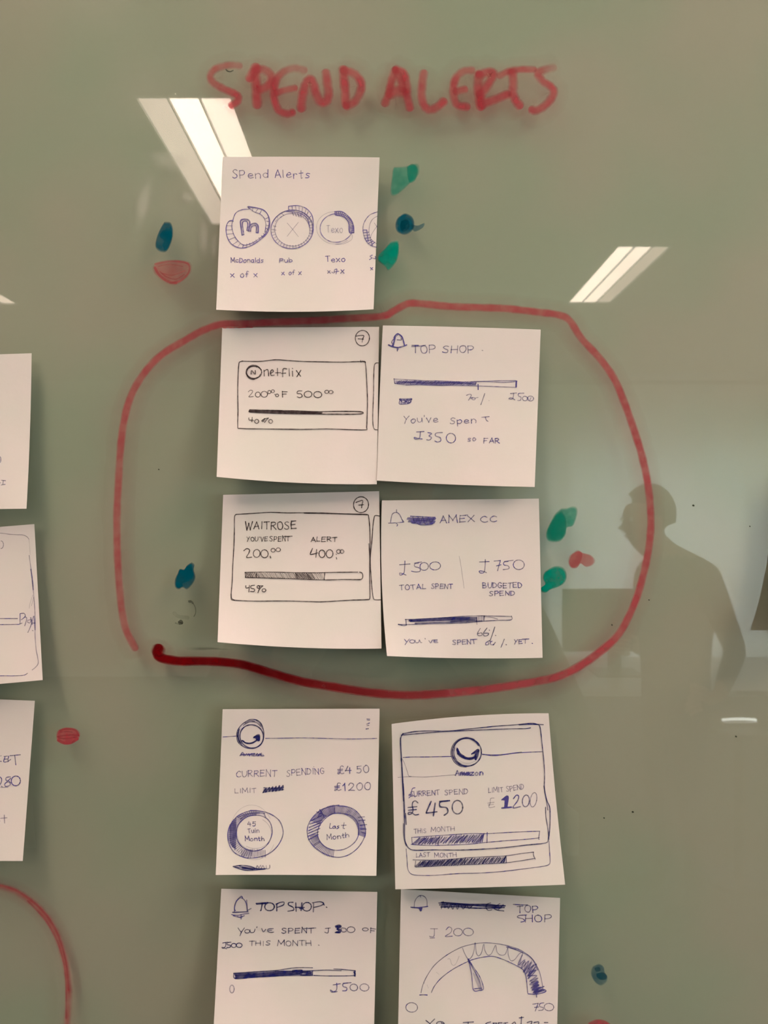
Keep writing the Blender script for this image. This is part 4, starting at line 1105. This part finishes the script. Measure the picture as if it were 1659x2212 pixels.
# ---- 9 gauge note
n = Note((866, 1921), (1210, 1940), (1202, 2285), (859, 2272), (5, 7), (0, 0, 3, 0),
         'white note cut off at the bottom with a half-round gauge drawn in blue pen', pw=1.6)
n.zoom(830, 1890, 4.0463, 'blue', 1.7)
n.el('bell_sketch')
n.S("262,280 268,230 290,195 318,180 350,188 372,220 375,278;315,180 318,195", 1.5, .7).S("232,282 300,285 345,280 380,275;240,285 330,292", 2.2, .88).S("305,292 320,315 328,292;310,295 322,305", 2.6, .85)
n.el('crossed_out_text', None, 'navy')
n.S("478,245 600,250 780,262 920,265 1058,270;485,262 650,262 820,270 1050,285;495,280 640,278 800,290 1020,288;500,238 700,255 900,258 1000,270", 2.8, .92)
n.S("500,295 515,230 530,290 550,245 560,295 580,260 600,300 620,255 640,300 660,250 690,298 720,260 740,295 780,260", 1.9, .75)
n.S("930,245 900,255 890,285 910,310 940,305;1010,250 960,290 1000,310 1045,315;1040,260 1000,300", 1.9, .8).S("640,270 760,272", 5, .6)
n.el('heading_text')
n.T('TOP', 1160, 330, 1350, 325, 58, 1.9, .8).S("1128,258 1215,262 1250,262", 1.9, .8)
n.S("1245,350 1180,355 1165,370 1215,385 1225,405 1195,412", 1.9, .8).T('HOP', 1235, 412, 1465, 405, 62, 1.9, .8)
n.el('amount_text', None, 'violet')
n.S("405,470 465,470;438,472 435,535 405,540 395,535;400,552 440,550", 1.6, .65).S("540,480 565,455 590,470 580,505 532,538 595,535", 1.7, .7).ell(645, 500, 38, 33, 0, 360, 1.7, .68).ell(735, 498, 44, 33, 0, 360, 1.7, .68)
n.el('gauge_arc')
n.S("322,1030 335,970 370,890 430,800 500,735 580,680 680,630 790,602 860,594 940,596 1050,612 1150,640 1230,680 1300,740 1350,830 1375,920 1385,980 1388,1010", 1.7, .72)
n.S("412,1028 440,970 500,900 600,825 720,762 790,735 870,718 950,712 1030,735 1100,765 1160,795 1210,825 1235,870 1245,930 1255,1035", 1.8, .82)
n.S("1080,625 1180,665 1260,705 1310,760 1340,830;1070,630 1150,650", 2.4, .7)
n.S("310,1050 340,1048 375,1050", 2.2, .85)
n.el('gauge_hatching')
n.S("555,735 575,735 590,780 610,790 630,770 655,710", 1.2, .35).S("685,640 705,690 735,735 765,715 785,660 795,590 805,680 825,708 850,680 870,605 880,660 905,700 935,690 960,640 975,615 985,670 1015,700 1055,695 1075,650 1080,640 1085,700 1105,748 1140,740 1180,690 1210,680 1195,740 1185,790 1215,770 1235,760 1225,820 1215,850 1250,800 1290,750", 1.6, .62)
n.S("345,940 350,950;375,960 385,990;455,850 480,870", 1, .3)
n.S("1205,700 1170,790 1230,740 1195,820 1265,750 1220,850 1290,760 1235,870 1310,780 1250,890 1325,800 1255,910 1330,830 1260,880 1335,880 1270,930 1345,900 1270,960 1350,940 1280,990 1355,960 1290,1010 1370,980 1300,1030 1385,1000 1310,1030 1400,1010", 2.2, .72)
n.S("1290,940 1345,930 1300,970 1350,960 1295,1000 1360,985 1310,1020 1380,1005 1320,1035", 4, .75).S("1260,820 1330,780;1265,850 1320,830", 3, .5)
n.S("1260,1040 1330,1042 1400,1025 1412,1008 1380,1000;1330,1040 1332,1068;1360,990 1395,975", 2.4, .85)
n.el('gauge_needle')
n.S("735,740 750,800 765,880 780,1005 830,1010 865,1000 862,960 835,890 790,820 740,745;738,750 790,840 830,920 850,1000;790,995 850,990", 2.0, .8)
n.S("800,870 840,990;780,860 835,1000", 3.2, .3).S("735,738 745,765", 3.6, .85)
n.el('zero_text')
n.ell(240, 1158, 50, 42, 0, 362, 1.8, .72)
n.el('limit_text')
n.S("1298,1130 1345,1122;1345,1122 1335,1150 1320,1190;1315,1158 1350,1154", 1.8, .75).S("1395,1118 1362,1125 1360,1150 1390,1160 1385,1180 1350,1185", 1.8, .75).ell(1440, 1155, 42, 32, 0, 360, 1.8, .72)
n.el('message_text', None, 'navy')
n.S("365,1272 400,1300;440,1260 400,1300 385,1330", 2.2, .85).ell(490, 1298, 32, 16, 0, 360, 2.2, .85).S("500,1290 520,1320;690,1290 780,1285;735,1288 730,1330", 2.2, .85).S("930,1285 895,1295 890,1310 930,1320;955,1295 960,1330;950,1295 985,1295 960,1312;1000,1292 1030,1292;1000,1292 995,1330;1045,1295 1080,1290;1060,1295 1060,1330;1100,1320 1140,1285 1150,1320", 2.2, .85)
n.S("1180,1250 1218,1245;1200,1240 1195,1310 1175,1320;1250,1290 1290,1280 1280,1310;1310,1290 1350,1285 1345,1310;1400,1290 1430,1290", 2.2, .85)
n.done()

# ---- left column, cut off by the picture edge
n = Note((-272, 775), (68, 763), (57, 1099), (-286, 1102), (6, 5), (0, 2, 0, 0), 'uppermost of the three cropped white notes at the left edge', corner=(1, 1, 1))
n.zoom(0, 600, 3.16, 'blue', 1.6)
n.el('text_fragment')
n.S("-30,1215 0,1222 6,1240 0,1262 -25,1270;-40,1395 5,1400;10,1382 38,1385;22,1385 20,1410;8,1415 35,1410", 1.6, .75)
n.done()
n = Note((-266, 1160), (74, 1132), (92, 1469), (-248, 1500), (6, 6), (0, 0, 0, 0), 'middle cropped white note at the left edge with a rounded outline')
n.zoom(0, 1100, 3.4563, 'blue', 1.8)
n.el('outline_sketch')
n.S("-400,175 -200,172 0,178 60,186 120,190 170,192 200,205 215,222", 1.4, .6).S("215,222 222,280 225,340", 1.2, .25)
n.S("218,345 225,400 235,470 245,560 252,650 260,750 262,850 262,950 270,1050 280,1100 285,1150 265,1180 240,1200", 1.8, .6).S("230,450 240,520 248,600", 3, .5).S("255,800 262,900", 2.6, .5)
n.S("205,1225 175,1240 100,1244 0,1244 -300,1250", 1.5, .85)
n.S("245,640 225,700 218,740;250,660 235,720", 1.3, .35)
n.el('bar_fragment')
n.S("-200,815 0,816 130,816;-200,862 0,862 140,860;150,780 180,778 188,800 160,825;150,780 150,855;140,860 165,850", 1.7, .8)
n.S("185,805 200,815 185,870;205,830 235,825 220,850 205,840;250,800 230,870 208,920;240,850 262,850;242,905 248,908", 1.8, .7).S("230,810 240,860", 3, .6)
n.el('number_fragment')
n.ell(8, 265, 18, 28, -90, 90, 1.5, .65)
n.done()
n = Note((-265, 1500), (75, 1514), (49, 1860), (-293, 1858), (6, 7), (0, 0, 0, 0), 'lowest cropped white note at the left edge with a zero sum')
n.zoom(0, 1600, 3.4563, 'blue', 1.7)
n.el('word_fragment')
n.S("-20,150 10,155;30,118 55,115;38,120 28,158 62,155;32,138 55,136;75,112 152,105;110,110 118,180;65,115 60,150 80,140", 1.8, .8).S("-20,120 10,112", 1.8, .5)
n.el('sum_fragment')
n.S("0,270 12,285 10,310 -5,335;10,340 18,345;78,270 48,275 45,295 70,305 75,330 45,342 35,325 60,300 80,280", 1.9, .8).ell(118, 300, 34, 36, 0, 360, 2.2, .85).S("48,310 80,312;5,348 60,348", 1.7, .6)
n.el('plus_sign')
n.S("5,580 52,575;32,555 35,615;-10,590 0,600", 1.7, .75)
n.done()
# ---- note just outside the right edge; its lifted left side shades the glass
n = Note((1668, 1040), (2010, 1032), (2030, 1372), (1672, 1378), (11, 8), (0, 0, 0, 0), 'lifted white note just beyond the right edge, seen by its shadow')
n.zoom(1668, 1040, 1, 'blue', 1.8)
n.el('writing')
n.T('ALERTS', 60, 90, 260, 92, 30)
n.done()

# ------------------------------------------------------------------ people
def skin_body(name, joints, edges, mats, matfn, parent, root=0, sub=2):
    """joints: list of (pos, radius or (rx,ry)); one continuous surface grown along the edges"""
    me = bpy.data.meshes.new(name); me.from_pydata([tuple(j[0]) for j in joints], edges, []); me.update()
    o = bpy.data.objects.new(name, me); COL.objects.link(o)
    sk = o.modifiers.new('skin', 'SKIN'); sk.use_smooth_shade = True
    if not me.skin_vertices: me.attributes.new('', 'FLOAT', 'POINT')
    for i, j in enumerate(joints):
        r_ = j[1]; r_ = (r_, r_) if not isinstance(r_, tuple) else r_
        me.skin_vertices[0].data[i].radius = r_
        me.skin_vertices[0].data[i].use_root = (i == root)
    ss = o.modifiers.new('sub', 'SUBSURF'); ss.levels = sub; ss.render_levels = sub
    dg = bpy.context.evaluated_depsgraph_get(); dg.update()
    ev = o.evaluated_get(dg)
    m2 = bpy.data.meshes.new_from_object(ev, depsgraph=dg)
    bpy.data.objects.remove(o)
    o = bpy.data.objects.new(name, m2); COL.objects.link(o)
    m2.materials.clear()
    for m in mats: m2.materials.append(m)
    for p in m2.polygons:
        p.use_smooth = True
        p.material_index = matfn(p.center)
    o.parent = parent
    o.matrix_parent_inverse = Matrix.Translation(parent.location).inverted()
    return o

def uv_ball(name, c, r, mat, parent, seg=24, ring=14, fn=None):
    V, Fc = [], []
    for j in range(ring+1):
        ph = math.pi*j/ring
        for i in range(seg):
            th = 2*math.pi*i/seg
            d = Vector((math.sin(ph)*math.cos(th), math.sin(ph)*math.sin(th), math.cos(ph)))
            k = fn(d) if fn else 1
            V.append((c[0]+d.x*r[0]*k, c[1]+d.y*r[1]*k, c[2]+d.z*r[2]*k))
    for j in range(ring):
        for i in range(seg):
            a = j*seg+i; b = j*seg+(i+1) % seg
            Fc.append((a, a+seg, b+seg, b))
    return obj(name, V, Fc, mat, parent, True)

def person(label, base, face, arms, shirt, trouser, height=1.66, bulk=1.0, lean=0.0):
    """base: floor point (x,y); face: unit vector the figure looks along; arms: two lists of joints (elbow, wrist, hand dir)"""
    fx, fy = face; sx, sy = -fy, fx      # s: figure's left
    k = height/1.70
    def pt(f, s, z): return Vector((base[0]+fx*f+sx*s, base[1]+fy*f+sy*s, z*k))
    root = empty('person', (base[0], base[1], 0)); tag(root, label, 'person')
    J, E = [], []
    def add(p, r, par=None):
        J.append((p, r)); i = len(J)-1
        if par is not None: E.append((par, i))
        return i
    pel = add(pt(0, 0, .95), (.155*bulk, .115*bulk))
    wa = add(pt(.01, 0, 1.08), (.135*bulk, .10*bulk), pel)
    ch = add(pt(.0, 0, 1.26), (.165*bulk, .115*bulk), wa)
    ub = add(pt(-.01, 0, 1.385), (.13*bulk, .085*bulk), ch)
    nk = add(pt(-.005+lean*.45, 0, 1.45), .055*(1+lean), ub)
    n2 = add(pt(.015+lean*.8, 0, 1.50), .055*(1+lean), nk)
    hb = add(pt(.025+lean, 0, 1.555), .078, n2)
    hm = add(pt(.02+lean, 0, 1.62), .088, hb)
    ht = add(pt(.01+lean, 0, 1.665), .070, hm)
    hands = []
    for sd, (el_, wr, pa) in zip((1, -1), arms):
        sh = add(pt(-.01, sd*.165, 1.375), .062, ub)
        s2 = add(pt(-.01, sd*.20, 1.34), .056, sh)
        e0 = J[s2][0].lerp(el_, .5)
        m = add(e0, .047, s2); e = add(el_, .040, m)
        f = add(el_.lerp(wr, .5), .035, e); w = add(wr, .025, f)
        hands.append((wr, pa, sd))
        add(wr.lerp(pa, .75), .026, w)
    for sd in (1, -1):
        h = add(pt(0, sd*.09, .88), .088, pel)
        t = add(pt(.01, sd*.10, .70), .075, h)
        kn = add(pt(.02, sd*.105, .49), .055, t)
        cf = add(pt(-.01, sd*.11, .33), .052, kn)
        an = add(pt(-.02, sd*.11, .09), .036, cf)
        hl = add(pt(.02, sd*.112, .045), .040, an)
        add(pt(.14, sd*.125, .035), .034, hl)
    shoe = BLACKP
    def mf(c):
        if c.z > 1.45*k: return 0
        for wr, pa, sd in hands:
            if (c-wr).length < .10 and (c-pa).length < (wr-pa).length+.03: return 0
        if c.z > .93*k: return 1
        if c.z > .09*k: return 2
        return 3
    skin_body('body', J, E, [SKIN, shirt, trouser, shoe], mf, root)
    # fingers and thumb, rooted inside the palm
    for wr, pa, sd in hands:
        d = (pa-wr).normalized()
        up = Vector((0, 0, 1)) if abs(d.z) < .8 else Vector((fx, fy, 0))
        side = d.cross(up).normalized(); nrm_ = side.cross(d).normalized()
        for q, (off, ln) in enumerate(((-.027, .062), (-.009, .074), (.009, .070), (.027, .055))):
            b0 = pa + nrm_*off - d*.012
            cur = Vector((0, 0, 0)) + side*(-sd)
            jj = [(b0, .0095), (b0+d*ln*.45, .0088), (b0+d*ln*.78+cur*.012, .0080), (b0+d*ln+cur*.026, .0066)]
            skin_body('finger', jj, [(0, 1), (1, 2), (2, 3)], [SKIN], lambda c: 0, root, 0, 1)
        tb = wr.lerp(pa, .45)+nrm_*.022
        jj = [(tb, .012), (tb+nrm_*.022+d*.022, .0105), (tb+nrm_*.028+d*.050, .0088)]
        skin_body('thumb', jj, [(0, 1), (1, 2)], [SKIN], lambda c: 0, root, 0, 1)
    hc = pt(.01+lean, 0, 1.625)
    fv = Vector((fx, fy, 0)); sv = Vector((sx, sy, 0))
    def hfn(d):
        f = d.dot(fv)
        cut = 1.0
        if f > .35 and d.z < .55: cut = .60
        if d.z < -.45: cut = min(cut, .8)
        return cut*(1+.015*math.sin(d.x*19)*math.cos(d.z*23))
    uv_ball('hair', hc-fv*.012, (.097, .097, .112), HAIR, root, 28, 18, hfn)
    def fpt(f, s, z): return pt(f+lean, s, z)
    for s in (1, -1):
        c = fpt(.088, s*.031, 1.60); uv_ball('eye', c, (.011, .011, .009), WHITE, root, 10, 6)
        uv_ball('pupil', c+fv*.0085, (.0045, .0045, .0045), BLACKP, root, 8, 5)
        uv_ball('ear', fpt(.01, s*.088, 1.59), (.014, .014, .030), SKIN, root, 10, 8)
    nb = [fpt(.092, 0, 1.60), fpt(.090, .016, 1.555), fpt(.090, -.016, 1.555), fpt(.128, 0, 1.562), fpt(.088, 0, 1.545)]
    obj('nose', nb, [(0, 1, 3), (0, 3, 2), (1, 4, 3), (3, 4, 2)], SKIN, root, True)
    uv_ball('mouth', fpt(.084, 0, 1.530), (.012+.012*abs(sx), .014+.012*abs(sy), .006), plain('lips', (.35, .12, .10, 1), .5), root, 12, 6)
    return root

SHIRT_G = plain('grey_shirt_fabric', (0.13, 0.125, 0.11, 1), 0.9, 0.15, 200)
SHIRT_D = plain('dark_jumper_fabric', (0.035, 0.035, 0.04, 1), 0.9, 0.2, 200)
JEANS = plain('dark_denim', (0.03, 0.035, 0.06, 1), 0.9, 0.2, 200)
# photographer, behind the phone
VV = Vector
person('person in a dark jumper holding up a phone to photograph the board', (0.02, -0.92), (0, 1),
       [(VV((-0.30, -0.66, 1.10)), VV((-0.085, -0.445, 1.355)), VV((-0.062, -0.392, 1.40))),
        (VV((0.30, -0.66, 1.10)), VV((0.085, -0.445, 1.355)), VV((0.052, -0.392, 1.40)))],
       SHIRT_D, JEANS, 1.70)
ph = empty('phone', (0, -0.372, 1.43)); tag(ph, 'dark upright phone held between both hands of the photographer', 'phone')
box('phone_body', (-0.040, 0.030, -0.3785, -0.3705, 1.37, 1.515), BLACKP, ph, 0.003)
box('screen', (-0.037, 0.027, -0.3795, -0.3786, 1.374, 1.511), plain('dark_screen', (.02, .02, .025, 1), .1), ph)
box('camera_bump', (-0.010, 0.010, -0.3704, -0.3690, 1.485, 1.510), BLACKP, ph, 0.0006)
# second person, seen only as a mirror image at the right
bx, by = 1.11, -2.46
person('person in a grey top standing behind, mirrored as a silhouette at the right', (bx, by), (-0.985, 0.17),
       [(VV((bx+.13, by-.17, 1.04)), VV((bx-.02, by-.25, 0.93)), VV((bx-.10, by-.24, 0.94))),
        (VV((bx+.155, by+.16, 1.00)), VV((bx+.06, by+.24, 0.86)), VV((bx-.02, by+.25, 0.84)))],
       SHIRT_G, JEANS, 1.565, 1.22, .11)

# ------------------------------------------------------------------ furniture seen in the mirror image
dk = empty('desk', (1.5, -3.2, 0)); tag(dk, 'white office desk behind the standing person, mirrored at the lower right', 'desk')
box('desk_top', (0.75, 2.6, -3.6, -2.85, 0.70, 0.725), WHITE, dk, 0.003)
for lx in (0.8, 2.5):
    for ly in (-3.55, -2.92):
        box('leg', (lx, lx+.05, ly, ly+.05, 0, 0.70), ALU, dk)
mn = empty('monitor', (1.08, -3.2, 0.725)); tag(mn, 'dark flat monitor on the desk, mirrored left of the standing person', 'monitor')
box('screen_panel', (0.86, 1.36, -3.22, -3.19, 0.83, 1.13), BLACKP, mn, 0.004)
box('stand_post', (1.08, 1.14, -3.215, -3.195, 0.735, 0.83), BLACKP, mn)
box('stand_foot', (1.0, 1.22, -3.28, -3.10, 0.725, 0.735), BLACKP, mn, 0.003)
cc = empty('office_chair', (1.95, -2.6, 0)); tag(cc, 'dark office chair at the desk, outside the right edge of the mirror image', 'chair')
n_chair0 = set(bpy.data.objects)
def cyl(name, c, r, z0, z1, mat, parent, n=20):
    V = [(c[0]+r*math.cos(2*math.pi*k/n), c[1]+r*math.sin(2*math.pi*k/n), z) for z in (z0, z1) for k in range(n)]
    Fc = [(k, (k+1) % n, n+(k+1) % n, n+k) for k in range(n)]+[tuple(range(n))[::-1], tuple(range(n, 2*n))]
    return obj(name, V, Fc, mat, parent)
box('seat', (1.32, 1.78, -2.86, -2.40, 0.44, 0.50), SHIRT_D, cc, 0.02)
box('backrest', (1.34, 1.42, -2.84, -2.42, 0.60, 1.03), SHIRT_D, cc, 0.03)
box('back_post', (1.36, 1.39, -2.65, -2.61, 0.42, 0.62), BLACKP, cc)
cyl('gas_lift', (1.55, -2.63), .025, .10, .44, BLACKP, cc)
for k in range(5):
    a = 2*math.pi*k/5+.3
    ex, ey = 1.55+.28*math.cos(a), -2.63+.28*math.sin(a)
    V = []
    px_, py_ = -math.sin(a)*.02, math.cos(a)*.02
    for (qx, qy, z0, z1) in ((1.55, -2.63, .07, .12), (ex, ey, .06, .085)):
        V += [(qx-px_, qy-py_, z0), (qx+px_, qy+py_, z0), (qx+px_, qy+py_, z1), (qx-px_, qy-py_, z1)]
    obj('leg', V, [(0, 1, 2, 3), (7, 6, 5, 4), (0, 4, 5, 1), (1, 5, 6, 2), (2, 6, 7, 3), (3, 7, 4, 0)], BLACKP, cc)
    uv_ball('caster', (ex, ey, .03), (.03, .03, .03), BLACKP, cc, 12, 8)

for o_ in set(bpy.data.objects)-n_chair0:      # the chair was laid out at x 1.55; it stands 0.4 m further right
    o_.matrix_parent_inverse = Matrix.Translation((-1.55, 2.6, 0))
st = empty('side_table', (1.44, -2.64, 0)); tag(st, 'low dark side table beside the standing person, mirrored at the lower right', 'side table')
cyl('table_top', (1.44, -2.64), .16, .625, .64, BLACKP, st, 32)
cyl('column', (1.44, -2.64), .02, .02, .625, BLACKP, st)
cyl('base', (1.44, -2.64), .13, 0, .02, BLACKP, st, 32)
lb = empty('glint_bar', (1.44, -2.64, .64)); tag(lb, 'short glowing bar added to give the white dash mirrored at the right edge', 'glowing bar')  # added emitter standing in for a white glint of unknown source
box('bar_base', (1.37, 1.51, -2.66, -2.62, .64, .652), ALU, lb, .002)
tb_ = [(1.372+.136*i/12, -2.64, .658+.0035*math.sin(math.pi*i/12)) for i in range(13)]
V, Fc = [], []
for (x, y, z) in tb_:
    for k in range(8):
        a = math.pi*2*k/8; V.append((x, y+.006*math.cos(a), z+.0055*math.sin(a)))
for i in range(12):
    for k in range(8): Fc.append((i*8+k, i*8+(k+1) % 8, (i+1)*8+(k+1) % 8, (i+1)*8+k))
Fc += [tuple(range(8))[::-1], tuple(range(96, 104))]
obj('tube', V, Fc, emit('glint_bar_glow', (0.95, 1.0, 0.92, 1), 11.0), lb, True)
